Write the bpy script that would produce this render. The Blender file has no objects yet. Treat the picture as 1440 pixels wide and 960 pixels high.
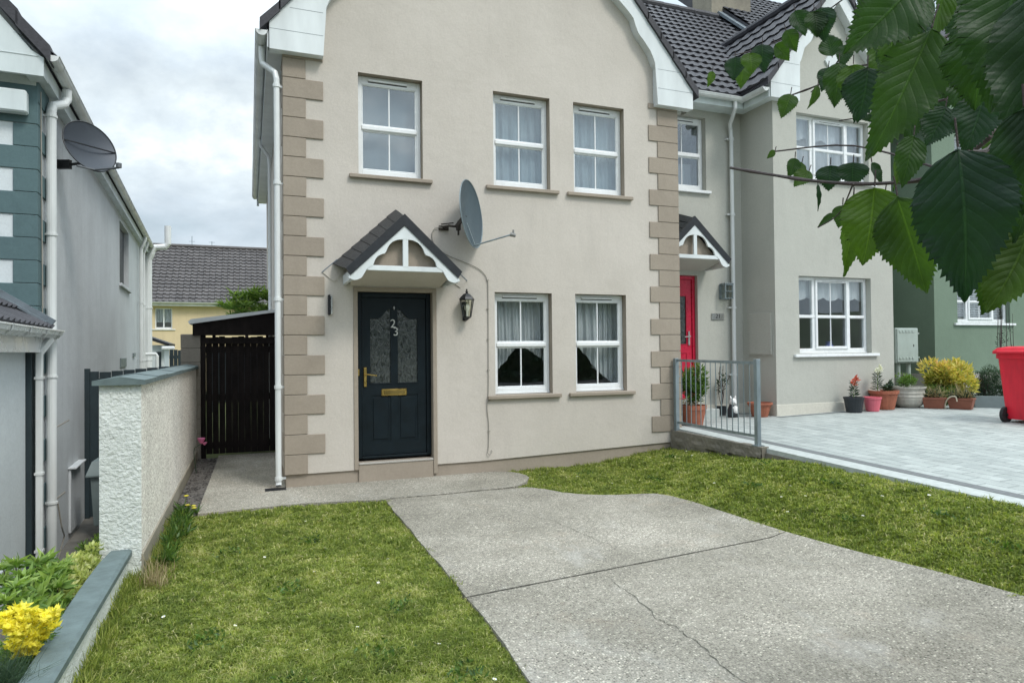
import bpy, math, random
import numpy as np
from mathutils import Vector, Matrix
random.seed(7); rng = np.random.default_rng(7)
SC = bpy.context.scene; COL = SC.collection
# ---------------------------------------------------------------- camera
F = 947.0; YAW, PIT, ROL = [math.radians(a) for a in (21.33, .767, -.5745)]
CAM = Vector((-.40, -8.362, 1.352))
fw = Vector((math.sin(YAW)*math.cos(PIT), math.cos(YAW)*math.cos(PIT), math.sin(PIT)))
r0 = Vector((math.cos(YAW), -math.sin(YAW), 0)); u0 = r0.cross(fw)
rr = math.cos(ROL)*r0 + math.sin(ROL)*u0; uu = -math.sin(ROL)*r0 + math.cos(ROL)*u0
cd = bpy.data.cameras.new('camera'); cam = bpy.data.objects.new('camera', cd); COL.objects.link(cam)
cam.matrix_world = Matrix(((rr.x, uu.x, -fw.x, CAM.x), (rr.y, uu.y, -fw.y, CAM.y), (rr.z, uu.z, -fw.z, CAM.z), (0, 0, 0, 1)))
cd.sensor_width = 36; cd.lens = F/1440*36; cd.clip_start = .03; cd.clip_end = 3000; SC.camera = cam
def ray(px, py): return rr*((px-720)/F) - uu*((py-480)/F) + fw
def at(px, py, Y): d = ray(px, py); return CAM + d*((Y-CAM.y)/d.y)
def atZ(px, py, Z): return CAM + ray(px, py)*Z
# ---------------------------------------------------------------- helpers
class MB:
    def __init__(s): s.v = []; s.f = []; s.t = []; s.tv = None
    def add(s, vs, fs, tint=None):
        n = len(s.v); s.v += [tuple(v) for v in vs]; s.f += [tuple(i+n for i in f) for f in fs]
        s.t += [tint if tint is not None else .5]*len(vs)
    def quad(s, a, b, c, d): s.add([a, b, c, d], [(0, 1, 2, 3)])
    def box(s, x0, x1, y0, y1, z0, z1, bev=0):
        if x1 < x0: x0, x1 = x1, x0
        if y1 < y0: y0, y1 = y1, y0
        if z1 < z0: z0, z1 = z1, z0
        if bev <= 0:
            v = [(x, y, z) for z in (z0, z1) for y in (y0, y1) for x in (x0, x1)]
            s.add(v, [(0, 2, 3, 1), (4, 5, 7, 6), (0, 1, 5, 4), (2, 6, 7, 3), (0, 4, 6, 2), (1, 3, 7, 5)])
        else:
            b = min(bev, (x1-x0)*.45, (y1-y0)*.45, (z1-z0)*.45)
            v = []; 
            for (sx, X) in ((1, x0), (-1, x1)):
                for (sy, Y) in ((1, y0), (-1, y1)):
                    for (sz, Z) in ((1, z0), (-1, z1)):
                        v += [(X, Y+sy*b, Z+sz*b), (X+sx*b, Y, Z+sz*b), (X+sx*b, Y+sy*b, Z)]
            I = lambda ix, iy, iz, k: ((ix*2+iy)*2+iz)*3+k
            f = []
            f += [(I(0,0,0,0), I(0,0,1,0), I(0,1,1,0), I(0,1,0,0)), (I(1,0,0,0), I(1,1,0,0), I(1,1,1,0), I(1,0,1,0))]
            f += [(I(0,0,0,1), I(1,0,0,1), I(1,0,1,1), I(0,0,1,1)), (I(0,1,0,1), I(0,1,1,1), I(1,1,1,1), I(1,1,0,1))]
            f += [(I(0,0,0,2), I(0,1,0,2), I(1,1,0,2), I(1,0,0,2)), (I(0,0,1,2), I(1,0,1,2), I(1,1,1,2), I(0,1,1,2))]
            for a in (0, 1):
                for c in (0, 1):
                    f.append((I(a,c,0,0), I(a,c,1,0), I(a,c,1,1), I(a,c,0,1)))
                    f.append((I(a,0,c,0), I(a,1,c,0), I(a,1,c,2), I(a,0,c,2)))
                    f.append((I(0,a,c,1), I(1,a,c,1), I(1,a,c,2), I(0,a,c,2)))
                    for e in (0, 1): f.append((I(a,c,e,0), I(a,c,e,1), I(a,c,e,2)))
            s.add(v, f)
    def bar(s, a, b, w, h=None, up=(0, 0, 1)):     # rectangular bar from a to b
        a, b = Vector(a), Vector(b); d = (b-a).normalized(); h = h or w
        sx = d.cross(Vector(up)); 
        if sx.length < 1e-4: sx = d.cross(Vector((1, 0, 0)))
        sx.normalize(); sy = sx.cross(d).normalized()
        v = [p + sx*(i*w/2) + sy*(j*h/2) for p in (a, b) for (i, j) in ((-1, -1), (1, -1), (1, 1), (-1, 1))]
        s.add(v, [(3, 2, 1, 0), (4, 5, 6, 7)] + [(i, (i+1) % 4, 4+(i+1) % 4, 4+i) for i in range(4)])
    def tube(s, pts, r, n=10, cap=True):
        pts = [Vector(p) for p in pts]; R = r if isinstance(r, (list, tuple)) else [r]*len(pts)
        vs = []; prev = None
        for i, p in enumerate(pts):
            d = (pts[min(i+1, len(pts)-1)] - pts[max(i-1, 0)]).normalized()
            if prev is None:
                x = d.cross(Vector((0, 0, 1)))
                if x.length < .05: x = d.cross(Vector((1, 0, 0)))
            else: x = prev - d*prev.dot(d)
            x.normalize(); prev = x; y = d.cross(x)
            vs += [p + (x*math.cos(2*math.pi*k/n) + y*math.sin(2*math.pi*k/n))*R[i] for k in range(n)]
        fs = [(i*n+k, i*n+(k+1) % n, (i+1)*n+(k+1) % n, (i+1)*n+k) for i in range(len(pts)-1) for k in range(n)]
        if cap: fs += [tuple(range(n))[::-1], tuple((len(pts)-1)*n+k for k in range(n))]
        s.add(vs, fs)
    def lathe(s, prof, c=(0, 0, 0), n=20, cap=False):   # prof: (r, z)
        vs = [(c[0]+r*math.cos(2*math.pi*k/n), c[1]+r*math.sin(2*math.pi*k/n), c[2]+z) for r, z in prof for k in range(n)]
        fs = [(i*n+k, i*n+(k+1) % n, (i+1)*n+(k+1) % n, (i+1)*n+k) for i in range(len(prof)-1) for k in range(n)]
        s.add(vs, fs)
    def prism(s, poly, y0, y1):      # polygon in (x,z) extruded along y
        n = len(poly); vs = [(x, y0, z) for x, z in poly] + [(x, y1, z) for x, z in poly]
        s.add(vs, [tuple(range(n)), tuple(range(2*n-1, n-1, -1))] + [(i, n+i, n+(i+1) % n, (i+1) % n) for i in range(n)])
    def prismz(s, poly, z0, z1):     # polygon in (x,y) extruded in z
        n = len(poly); vs = [(x, y, z0) for x, y in poly] + [(x, y, z1) for x, y in poly]
        s.add(vs, [tuple(range(n))[::-1], tuple(range(n, 2*n))] + [(i, (i+1) % n, n+(i+1) % n, n+i) for i in range(n)])
    def strip(s, A, B):
        n = len(A); s.add(list(A)+list(B), [(i, i+1, n+i+1, n+i) for i in range(n-1)])
    def build(s, name, mat, parent=None, smooth=False):
        me = bpy.data.meshes.new(name)
        off = Vector((0, 0, 0)) if parent is None else OFF.get(parent.name, Vector((0, 0, 0)))
        me.from_pydata([(v[0]-off.x, v[1]-off.y, v[2]-off.z) for v in s.v], [], s.f)
        a = me.attributes.new('tint', 'FLOAT', 'POINT'); a.data.foreach_set('value', s.t)
        me.materials.append(mat)
        if smooth: me.polygons.foreach_set('use_smooth', [True]*len(me.polygons))
        me.update(); o = bpy.data.objects.new(name, me); COL.objects.link(o)
        if parent is not None:
            o.parent = parent; OFF[o.name] = off
        return o
OFF = {}
def tag(o, label=None, cat=None, group=None, kind=None):
    for k, v in (('label', label), ('category', cat), ('group', group), ('kind', kind)):
        if v: o[k] = v
    return o
def thing(name, loc, label, cat, group=None, rotz=0, local=False):
    # local=False: parts are given in world coordinates and shifted to the empty
    o = bpy.data.objects.new(name, None); COL.objects.link(o); o.empty_display_size = .2
    o.location = loc; o.rotation_euler = (0, 0, rotz)
    OFF[o.name] = Vector((0, 0, 0)) if local else Vector(loc)
    return tag(o, label, cat, group)
def struct(name, mb, mat, smooth=False): return tag(mb.build(name, mat, None, smooth), kind='structure')
def fastmesh(name, V, Fc, T, mat, parent=None, smooth=False):   # numpy arrays, faces all same size
    me = bpy.data.meshes.new(name); k = Fc.shape[1]
    off = np.zeros(3) if parent is None else np.array(OFF.get(parent.name, Vector((0, 0, 0))))
    V = V-off
    me.vertices.add(len(V)); me.vertices.foreach_set('co', V.astype(np.float32).ravel())
    me.loops.add(Fc.size); me.loops.foreach_set('vertex_index', Fc.astype(np.int32).ravel())
    me.polygons.add(len(Fc)); me.polygons.foreach_set('loop_start', np.arange(0, Fc.size, k, dtype=np.int32))
    me.polygons.foreach_set('loop_total', np.full(len(Fc), k, dtype=np.int32))
    if smooth: me.polygons.foreach_set('use_smooth', np.ones(len(Fc), dtype=bool))
    me.update(calc_edges=True); a = me.attributes.new('tint', 'FLOAT', 'POINT'); a.data.foreach_set('value', T.astype(np.float32))
    me.materials.append(mat); o = bpy.data.objects.new(name, me); COL.objects.link(o)
    if parent is not None: o.parent = parent; OFF[o.name] = Vector(off)
    return o
# ---------------------------------------------------------------- materials
def newmat(name):
    m = bpy.data.materials.new(name); m.use_nodes = True; nt = m.node_tree; nt.nodes.clear()
    out = nt.nodes.new('ShaderNodeOutputMaterial'); return m, nt, out
class G:
    def __init__(s, nt): s.nt = nt
    def n(s, t, **k):
        nd = s.nt.nodes.new(t)
        for a, b in k.items():
            if a.startswith('i_'): nd.inputs[a[2:].replace('_', ' ')].default_value = b
            else: setattr(nd, a, b)
        return nd
    def l(s, a, b): s.nt.links.new(a, b)
    def co(s): return s.n('ShaderNodeTexCoord').outputs['Object']
    def mapped(s, scale=(1, 1, 1), rot=(0, 0, 0), loc=(0, 0, 0)):
        m = s.n('ShaderNodeMapping'); m.inputs['Scale'].default_value = scale; m.inputs['Rotation'].default_value = rot; m.inputs['Location'].default_value = loc
        s.l(s.co(), m.inputs['Vector']); return m.outputs[0]
    def noise(s, sc, det=4, rough=.55, vec=None, dist=0):
        nd = s.n('ShaderNodeTexNoise'); nd.inputs['Scale'].default_value = sc; nd.inputs['Detail'].default_value = det
        nd.inputs['Roughness'].default_value = rough; nd.inputs['Distortion'].default_value = dist
        s.l(vec if vec is not None else s.co(), nd.inputs['Vector']); return nd.outputs['Fac']
    def ramp(s, fac, stops):
        r = s.n('ShaderNodeValToRGB'); e = r.color_ramp.elements
        while len(e) < len(stops): e.new(.5)
        for i, (p, c) in enumerate(stops): e[i].position = p; e[i].color = (c, c, c, 1) if isinstance(c, (int, float)) else (*c, 1)
        s.l(fac, r.inputs[0]); return r.outputs[0]
    def mix(s, f, a, b, mode='MIX'):
        m = s.n('ShaderNodeMix', data_type='RGBA', blend_type=mode)
        for i, x in ((0, f), (6, a), (7, b)):
            if hasattr(x, 'links'): s.l(x, m.inputs[i])
            else: m.inputs[i].default_value = x if isinstance(x, (int, float)) and i == 0 else ((*x, 1) if not isinstance(x, (int, float)) else (x, x, x, 1))
        return m.outputs[2]
    def math(s, op, a, b=0):
        m = s.n('ShaderNodeMath', operation=op)
        for i, x in ((0, a), (1, b)):
            if hasattr(x, 'links'): s.l(x, m.inputs[i])
            else: m.inputs[i].default_value = x
        return m.outputs[0]
    def bump(s, h, strength=.3, dist=.01, prev=None):
        b = s.n('ShaderNodeBump'); b.inputs['Strength'].default_value = strength; b.inputs['Distance'].default_value = dist
        s.l(h, b.inputs['Height'])
        if prev is not None: s.l(prev, b.inputs['Normal'])
        return b.outputs[0]
    def bsdf(s, out, col, rough=.7, metal=0, nrm=None, spec=.5):
        p = s.n('ShaderNodeBsdfPrincipled'); p.inputs['Metallic'].default_value = metal; p.inputs['Specular IOR Level'].default_value = spec
        if hasattr(col, 'links'): s.l(col, p.inputs['Base Color'])
        else: p.inputs['Base Color'].default_value = (*col, 1)
        if hasattr(rough, 'links'): s.l(rough, p.inputs['Roughness'])
        else: p.inputs['Roughness'].default_value = rough
        if nrm is not None: s.l(nrm, p.inputs['Normal'])
        s.l(p.outputs[0], out.inputs[0]); return p
def plain(name, c, rough=.5, metal=0, var=.12, sc=6, bump=0, bsc=60, spec=.5, streak=False):
    m, nt, out = newmat(name); g = G(nt)
    v = g.noise(sc, 5, .6, g.mapped((1, 1, .25)) if streak else None)
    dark = tuple(x*(1-var) for x in c); light = tuple(min(1, x*(1+var*.7)) for x in c)
    col = g.ramp(v, [(.3, dark), (.7, light)])
    nr = g.bump(g.noise(bsc, 3), bump, .004) if bump else None
    r = g.ramp(g.noise(sc*2.3, 4), [(.3, max(0, rough-.07)), (.7, min(1, rough+.08))])
    g.bsdf(out, col, r, metal, nr, spec); return m
def stucco(name, c, c2, dirt=(.2, .19, .16), bsc=70, bs=.35, streaks=.35, low=None, rough=.88):
    m, nt, out = newmat(name); g = G(nt)
    a = g.ramp(g.noise(1.1, 6, .65), [(.3, c2), (.62, c)])
    st = g.ramp(g.noise(2.2, 6, .7, g.mapped((2.2, 2.2, .35))), [(.52, 0.0), (.8, streaks)])
    a = g.mix(st, a, tuple(x*.72 for x in c), 'MIX')
    fine = g.ramp(g.noise(40, 4, .7), [(.3, .93), (.7, 1.05)])
    a = g.mix(1.0, a, fine, 'MULTIPLY')
    sp = g.ramp(g.noise(5.5, 8, .75, g.mapped((1, 1, .8), loc=(3, 1, 7))), [(.66, 0.0), (.78, .4)])
    a = g.mix(sp, a, dirt)
    if low is not None:      # rising damp, algae and splash dirt near the ground: z, height
        sx = g.n('ShaderNodeSeparateXYZ'); g.l(g.co(), sx.inputs[0])
        z = g.math('ADD', sx.outputs[2], g.math('MULTIPLY', g.noise(3, 6, .7), .5))
        mr = g.n('ShaderNodeMapRange'); mr.inputs['From Min'].default_value = low[0]+.2; mr.inputs['From Max'].default_value = low[0]+.2+low[1]
        mr.inputs['To Min'].default_value = .42; mr.inputs['To Max'].default_value = 0; g.l(z, mr.inputs['Value'])
        a = g.mix(mr.outputs[0], a, (.36, .33, .22))
    n = g.bump(g.noise(bsc, 6, .7), bs, .006)
    n = g.bump(g.noise(9, 3), .25, .02, n)
    g.bsdf(out, a, rough, 0, n, .25); return m
def foliage(name, stops, rough=.5, trans=.35, spec=.4):
    m, nt, out = newmat(name); g = G(nt)
    at_ = g.n('ShaderNodeAttribute', attribute_name='tint'); col = g.ramp(at_.outputs['Fac'], stops)
    col = g.mix(1.0, col, g.ramp(g.noise(14, 3), [(.3, .78), (.7, 1.15)]), 'MULTIPLY')
    p = g.bsdf(out, col, rough, 0, None, spec)
    t = g.n('ShaderNodeBsdfTranslucent'); g.l(g.mix(1.0, col, (1.25, 1.3, .6), 'MULTIPLY'), t.inputs[0])
    mx = g.n('ShaderNodeMixShader'); mx.inputs[0].default_value = trans; g.l(p.outputs[0], mx.inputs[1]); g.l(t.outputs[0], mx.inputs[2]); g.l(mx.outputs[0], out.inputs[0])
    return m
def glassmat(name, base=.12, mult=2.2, tint=(.86, .92, .92), rough=.0):
    m, nt, out = newmat(name); g = G(nt)
    tr = g.n('ShaderNodeBsdfTransparent'); tr.inputs[0].default_value = (*tint, 1)
    gl = g.n('ShaderNodeBsdfGlossy'); gl.inputs['Roughness'].default_value = rough; gl.inputs[0].default_value = (.92, .96, 1, 1)
    nb = g.bump(g.noise(1.3, 2), .05, .02); g.l(nb, gl.inputs['Normal'])
    fr = g.n('ShaderNodeLayerWeight'); fr.inputs[0].default_value = .5      # double glazing: reflectance rises with the angle, same from both sides
    fac = g.math('MINIMUM', g.math('ADD', g.math('MULTIPLY', g.math('POWER', fr.outputs['Facing'], 3.5), .45*mult), base), .95)
    mx = g.n('ShaderNodeMixShader'); g.l(fac, mx.inputs[0]); g.l(tr.outputs[0], mx.inputs[1]); g.l(gl.outputs[0], mx.inputs[2]); g.l(mx.outputs[0], out.inputs[0])
    return m
M = {}
M['wall'] = stucco('render_taupe', (.565, .52, .462), (.51, .468, .412), streaks=.28, low=(-.25, .55))
M['quoin'] = stucco('quoin_taupe', (.345, .295, .238), (.30, .255, .205), bsc=50, bs=.3, streaks=.4)
M['wall21'] = stucco('render_grey', (.46, .46, .41), (.42, .42, .375), streaks=.25)
M['plinth21'] = stucco('render_cream', (.62, .60, .52), (.55, .53, .46))
M['green'] = stucco('render_green', (.175, .235, .175), (.155, .21, .155))
M['greenlow'] = stucco('render_stone', (.42, .40, .36), (.36, .34, .31))
M['side_grey'] = stucco('render_side_grey', (.56, .585, .595), (.48, .50, .51), streaks=.7, bs=.5)
M['teal'] = stucco('quoin_teal', (.105, .165, .172), (.09, .14, .15), bs=.2)
M['palewall'] = stucco('render_pale', (.66, .71, .72), (.60, .65, .66))
M['yellow'] = stucco('render_yellow', (.68, .55, .35), (.62, .50, .32))
M['block'] = stucco('blockwork', (.27, .245, .21), (.22, .2, .17), bs=.6)
M['conc_old'] = stucco('old_concrete', (.21, .19, .155), (.11, .105, .085), bs=.8, bsc=40, dirt=(.05, .06, .03))
M['upvc'] = plain('white_upvc', (.78, .80, .80), .28, 0, .05, 3)
M['upvc_old'] = plain('weathered_upvc', (.62, .68, .68), .4, 0, .16, 4, streak=True)
M['gutter'] = plain('white_gutter', (.68, .70, .69), .4, 0, .14, 4, streak=True)
M['bargewhite'] = plain('painted_bargeboard', (.66, .70, .70), .5, 0, .16, 2.5, streak=True)
M['soffit'] = plain('soffit_boards', (.62, .65, .66), .5, 0, .1, 4)
M['door'] = plain('door_dark_green', (.006, .012, .016), .42, 0, .3, 5, spec=.22)
M['reddoor'] = plain('door_red', (.50, .012, .045), .3, 0, .12)
M['brass'] = plain('brass', (.62, .44, .14), .3, 1, .15)
M['silver'] = plain('satin_silver', (.62, .62, .60), .3, 1, .1)
M['black'] = plain('black_metal', (.012, .013, .015), .35, 0, .2, 12)
M['dishgrey'] = plain('dish_grey', (.055, .082, .098), .5, 0, .18, 5, streak=True)
M['rust'] = plain('rusty_steel', (.06, .048, .038), .7, .3, .4, 30, bump=.3)
M['galv'] = plain('galvanised_steel', (.26, .31, .33), .48, .55, .25, 14, bump=.15, streak=True)
M['cable'] = plain('old_cable', (.30, .28, .24), .6)
M['woodblack'] = plain('stained_timber', (.012, .009, .0085), .7, 0, .5, 9, bump=.5, bsc=40, streak=True, spec=.15)
M['fencedark'] = plain('painted_fence', (.018, .032, .038), .6, 0, .3, 8, bump=.4, streak=True)
M['copingteal'] = plain('painted_coping', (.115, .155, .155), .62, 0, .22, 9, bump=.5, bsc=45)
M['lead'] = plain('lead_flashing', (.16, .19, .21), .6, .2, .25, 8, bump=.4, bsc=12)
M['terracotta'] = plain('terracotta', (.34, .115, .065), .75, 0, .25, 12, bump=.2)
M['pinkpot'] = plain('pink_plastic', (.62, .13, .17), .45, 0, .08)
M['blackpot'] = plain('black_plastic', (.02, .025, .03), .5, 0, .2)
M['stonepot'] = plain('ribbed_stoneware', (.40, .39, .34), .75, 0, .25, 8, bump=.3)
M['trough'] = plain('brown_plastic', (.24, .085, .05), .6, 0, .2)
M['binred'] = plain('red_plastic', (.66, .014, .035), .46, 0, .2, 7, bump=.25, bsc=25, streak=True)
M['rubber'] = plain('rubber', (.015, .015, .016), .7, 0, .3)
M['cabinet'] = plain('cabinet_grey', (.36, .42, .38), .5, 0, .1, 5)
M['bingrey'] = plain('grey_plastic', (.16, .20, .20), .5, 0, .12)
M['chimney'] = stucco('chimney_render', (.32, .29, .23), (.17, .155, .13), dirt=(.06, .055, .05), bs=.8, streaks=.8)
def netmat():
    m, nt, out = newmat('net_curtain'); g = G(nt); c = g.ramp(g.noise(9, 3, .5, g.mapped((5, 5, .3))), [(.3, (.47, .50, .51)), (.7, (.60, .63, .64))])
    p = g.bsdf(out, c, .9, 0, None, .1); t = g.n('ShaderNodeBsdfTransparent'); mx = g.n('ShaderNodeMixShader'); mx.inputs[0].default_value = .12
    g.l(p.outputs[0], mx.inputs[1]); g.l(t.outputs[0], mx.inputs[2]); g.l(mx.outputs[0], out.inputs[0]); return m
M['curtain'] = netmat()
M['curtain_blue'] = plain('blue_grey_curtain', (.25, .315, .335), .9, 0, .14, 9, streak=True)
M['blind'] = plain('roller_blind', (.13, .18, .205), .8, 0, .04)
M['shutter'] = plain('white_shutter', (.66, .68, .68), .4, 0, .05)
M['inside'] = plain('room_walls', (.34, .34, .30), .9, 0, .3)
M['soil'] = plain('soil', (.055, .045, .03), .95, 0, .4, 14, bump=1, bsc=40)
M['bark'] = plain('bark', (.045, .03, .028), .7, 0, .35, 60, bump=.5, bsc=200)
M['glass'] = glassmat('window_glass', .085, 1.0, (.965, .98, .98))
M['glassup'] = glassmat('window_glass_upper', .15, 1.2, (.955, .975, .985))
M['lampglass'] = glassmat('lantern_glass', .1, 2, (.9, .9, .85))
M['bulb'] = plain('bulb', (.8, .8, .76), .3)
M['whitemark'] = plain('raised_lettering', (.62, .62, .58), .3, .6)
M['rope'] = plain('rope', (.55, .5, .38), .9)
def tiles(name, c, c2):
    m, nt, out = newmat(name); g = G(nt)
    a = g.ramp(g.noise(2.1, 6, .7), [(.3, c), (.7, c2)])
    a = g.mix(1.0, a, g.ramp(g.noise(28, 5, .8), [(.3, .65), (.72, 1.35)]), 'MULTIPLY')
    lichen = g.ramp(g.noise(16, 8, .8, g.mapped(loc=(5, 2, 9))), [(.67, 0.0), (.76, .5)])
    a = g.mix(lichen, a, (.19, .19, .16))
    g.bsdf(out, a, .62, 0, g.bump(g.noise(50, 5), .4, .004), .35); return m
M['tile'] = tiles('concrete_tile', (.036, .036, .042), (.065, .064, .072))
M['tileback'] = tiles('concrete_tile_brown', (.055, .05, .05), (.115, .105, .103))
M['slate'] = plain('moulded_slate', (.011, .014, .018), .5, 0, .4, 14, bump=.7, bsc=22)
def concrete():
    m, nt, out = newmat('brushed_concrete'); g = G(nt)
    a = g.ramp(g.noise(.8, 7, .58, dist=.15), [(.30, (.185, .172, .140)), (.5, (.275, .258, .214)), (.70, (.37, .345, .292))])
    # exposed stones: small rounded chips, light and dark
    v = g.n('ShaderNodeTexVoronoi', feature='F1'); v.inputs['Scale'].default_value = 62; v.inputs['Randomness'].default_value = 1; g.l(g.co(), v.inputs['Vector'])
    chip = g.n('ShaderNodeSeparateColor'); g.l(v.outputs['Color'], chip.inputs[0])
    tone = g.ramp(chip.outputs[0], [(.0, .22), (.3, .62), (.65, 1.15), (1.0, 2.3)])
    msk = g.ramp(v.outputs['Distance'], [(.25, 1.0), (.5, 0.0)])
    patch = g.ramp(g.noise(1.7, 5, .7, g.mapped(loc=(4, 7, 0))), [(.32, .6), (.6, 1.0)])
    a = g.mix(g.math('MULTIPLY', msk, patch), a, g.mix(1.0, a, tone, 'MULTIPLY'))
    a = g.mix(1.0, a, g.ramp(g.noise(95, 6, .9, g.mapped((1, .7, 1))), [(.34, .40), (.5, 1.0), (.66, 1.6)]), 'MULTIPLY')
    a = g.mix(1.0, a, g.ramp(g.noise(30, 5, .8), [(.35, .80), (.65, 1.2)]), 'MULTIPLY')
    rust = g.ramp(g.noise(1.3, 6, .7, g.mapped(loc=(9, 3, 2))), [(.58, 0.0), (.75, .32)])
    a = g.mix(rust, a, (.34, .24, .16))
    pale = g.ramp(g.noise(2.6, 7, .7, g.mapped((1, .5, 1), loc=(1, 13, 2))), [(.56, 0.0), (.76, .42)])
    a = g.mix(pale, a, (.46, .45, .42))
    moss = g.ramp(g.noise(2.0, 8, .8, g.mapped(loc=(2, 8, 1))), [(.6, 0.0), (.78, .4)])
    a = g.mix(moss, a, (.09, .09, .06))
    n = g.bump(g.noise(150, 5, .8), .8, .006); n = g.bump(v.outputs['Distance'], .5, .004, n)
    g.bsdf(out, a, .9, 0, n, .2); return m
M['concrete'] = concrete()
def pavers():
    m, nt, out = newmat('paving_setts'); g = G(nt)
    b = g.n('ShaderNodeTexBrick', offset=.5); b.inputs['Scale'].default_value = 1
    b.inputs['Brick Width'].default_value = .36; b.inputs['Row Height'].default_value = .18; b.inputs['Mortar Size'].default_value = .006
    b.inputs['Color1'].default_value = (.315, .345, .33, 1); b.inputs['Color2'].default_value = (.40, .43, .41, 1); b.inputs['Mortar'].default_value = (.19, .21, .20, 1); b.inputs['Bias'].default_value = .15
    g.l(g.mapped(rot=(0, 0, math.pi/2)), b.inputs['Vector'])
    a = g.mix(1.0, b.outputs['Color'], g.ramp(g.noise(5, 6, .75), [(.3, .80), (.7, 1.14)]), 'MULTIPLY')
    a = g.mix(1.0, a, g.ramp(g.noise(90, 4, .7), [(.3, .85), (.7, 1.12)]), 'MULTIPLY')
    n = g.bump(b.outputs['Fac'], -.4, .006); n = g.bump(g.noise(80, 4), .4, .003, n)
    g.bsdf(out, a, .8, 0, n, .3); return m
M['pavers'] = pavers()
M['paveband'] = plain('dark_setts', (.15, .16, .16), .8, 0, .2, 20, bump=.4)
M['pavewhite'] = plain('pale_setts', (.42, .45, .43), .8, 0, .15, 14, bump=.4)
def pebble(name, c, c2, sc, bs):
    m, nt, out = newmat(name); g = G(nt)
    v = g.n('ShaderNodeTexVoronoi', feature='F1'); v.inputs['Scale'].default_value = sc; g.l(g.co(), v.inputs['Vector'])
    s = g.n('ShaderNodeSeparateColor'); g.l(v.outputs['Color'], s.inputs[0])
    a = g.ramp(s.outputs[0], [(.1, c2), (.55, c), (.95, tuple(min(1, x*1.3) for x in c))])
    a = g.mix(1.0, a, g.ramp(g.noise(1.7, 5), [(.3, .86), (.7, 1.08)]), 'MULTIPLY')
    g.bsdf(out, a, .9, 0, g.bump(v.outputs['Distance'], bs, .01), .2); return m
M['dash'] = pebble('pebble_dash', (.80, .755, .69), (.44, .395, .345), 85, -.9)
M['gravel'] = pebble('gravel', (.13, .12, .11), (.05, .045, .042), 30, -1)
def roughcast():
    m, nt, out = newmat('white_roughcast'); g = G(nt)
    a = g.ramp(g.noise(3, 6, .7), [(.3, (.60, .63, .59)), (.6, (.74, .77, .73))])
    h = g.noise(34, 5, .6, g.mapped((1, 1, 1.25)), dist=.3)
    g.bsdf(out, a, .8, 0, g.bump(h, 1.0, .02), .3); return m
M['roughcast'] = roughcast()
M['grass'] = foliage('grass', [(0, (.070, .112, .028)), (.35, (.182, .240, .052)), (.7, (.335, .385, .095)), (.9, (.50, .49, .20)), (1, (.66, .60, .38))], .6, .5, .2)
M['grassbase'] = plain('turf', (.13, .16, .04), .95, 0, .4, 12, bump=1, bsc=60)
M['daisy'] = plain('daisy_petals', (.8, .8, .78), .6)
M['leaf'] = foliage('birch_leaf', [(0, (.012, .035, .020)), (.4, (.030, .075, .020)), (.75, (.070, .150, .018)), (1, (.14, .24, .03))], .42, .42, .5)
def birchleaf():
    m, nt, out = newmat('serrated_leaf'); g = G(nt)
    at_ = g.n('ShaderNodeAttribute', attribute_name='tint'); u = g.n('ShaderNodeAttribute', attribute_name='along'); w_ = g.n('ShaderNodeAttribute', attribute_name='across')
    col = g.ramp(at_.outputs['Fac'], [(0, (.010, .030, .024)), (.4, (.026, .062, .018)), (.75, (.070, .130, .018)), (1, (.15, .24, .03))])
    aw = g.math('ABSOLUTE', w_.outputs['Fac'])
    ph = g.math('MULTIPLY', g.math('SUBTRACT', u.outputs['Fac'], g.math('MULTIPLY', aw, .26)), 10.5)
    fr = g.math('FRACT', g.math('ADD', ph, 20.0)); dv_ = g.math('ABSOLUTE', g.math('SUBTRACT', fr, .5))    # .5 on the vein
    vein = g.ramp(dv_, [(.44, 0.0), (.5, 1.0)]); mid = g.ramp(aw, [(.015, 1.0), (.05, 0.0)])
    vv = g.math('MAXIMUM', g.math('MULTIPLY', vein, .35), mid)
    col = g.mix(1.0, col, g.ramp(g.noise(70, 6, .8), [(.3, .82), (.7, 1.18)]), 'MULTIPLY')
    col = g.mix(g.math('MULTIPLY', vv, .6), col, g.mix(1.0, col, (2.1, 1.9, 1.7), 'MULTIPLY'))
    h = g.ramp(dv_, [(0, 1.0), (.38, .55), (.5, 0.0)])
    nr = g.bump(h, .34, .0013); nr = g.bump(mid, .5, .001, nr); nr = g.bump(g.noise(420, 3, .6), .35, .0006, nr)
    p = g.bsdf(out, col, .52, 0, nr, .35)
    t = g.n('ShaderNodeBsdfTranslucent'); g.l(g.mix(1.0, col, (1.5, 1.6, .55), 'MULTIPLY'), t.inputs[0])
    mx = g.n('ShaderNodeMixShader'); mx.inputs[0].default_value = .45; g.l(p.outputs[0], mx.inputs[1]); g.l(t.outputs[0], mx.inputs[2]); g.l(mx.outputs[0], out.inputs[0])
    return m
M['bleaf'] = birchleaf()
M['lv_green'] = foliage('shrub_leaf_green', [(0, (.03, .07, .015)), (.5, (.12, .22, .04)), (1, (.34, .46, .12))], .45, .35)
M['lv_dark'] = foliage('shrub_leaf_dark', [(0, (.012, .03, .018)), (.5, (.03, .065, .035)), (1, (.07, .12, .06))], .5, .25)
M['lv_yellow'] = foliage('golden_leaf', [(0, (.12, .18, .03)), (.35, (.36, .38, .07)), (.7, (.74, .62, .16)), (1, (.75, .40, .2))], .5, .35)
M['fl_yellow'] = foliage('yellow_petals', [(0, (.62, .52, .02)), (1, (.92, .84, .12))], .5, .35)
M['variegated'] = foliage('variegated_leaf', [(0, (.12, .20, .04)), (.5, (.45, .50, .16)), (1, (.78, .76, .42))], .5, .35)
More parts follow.
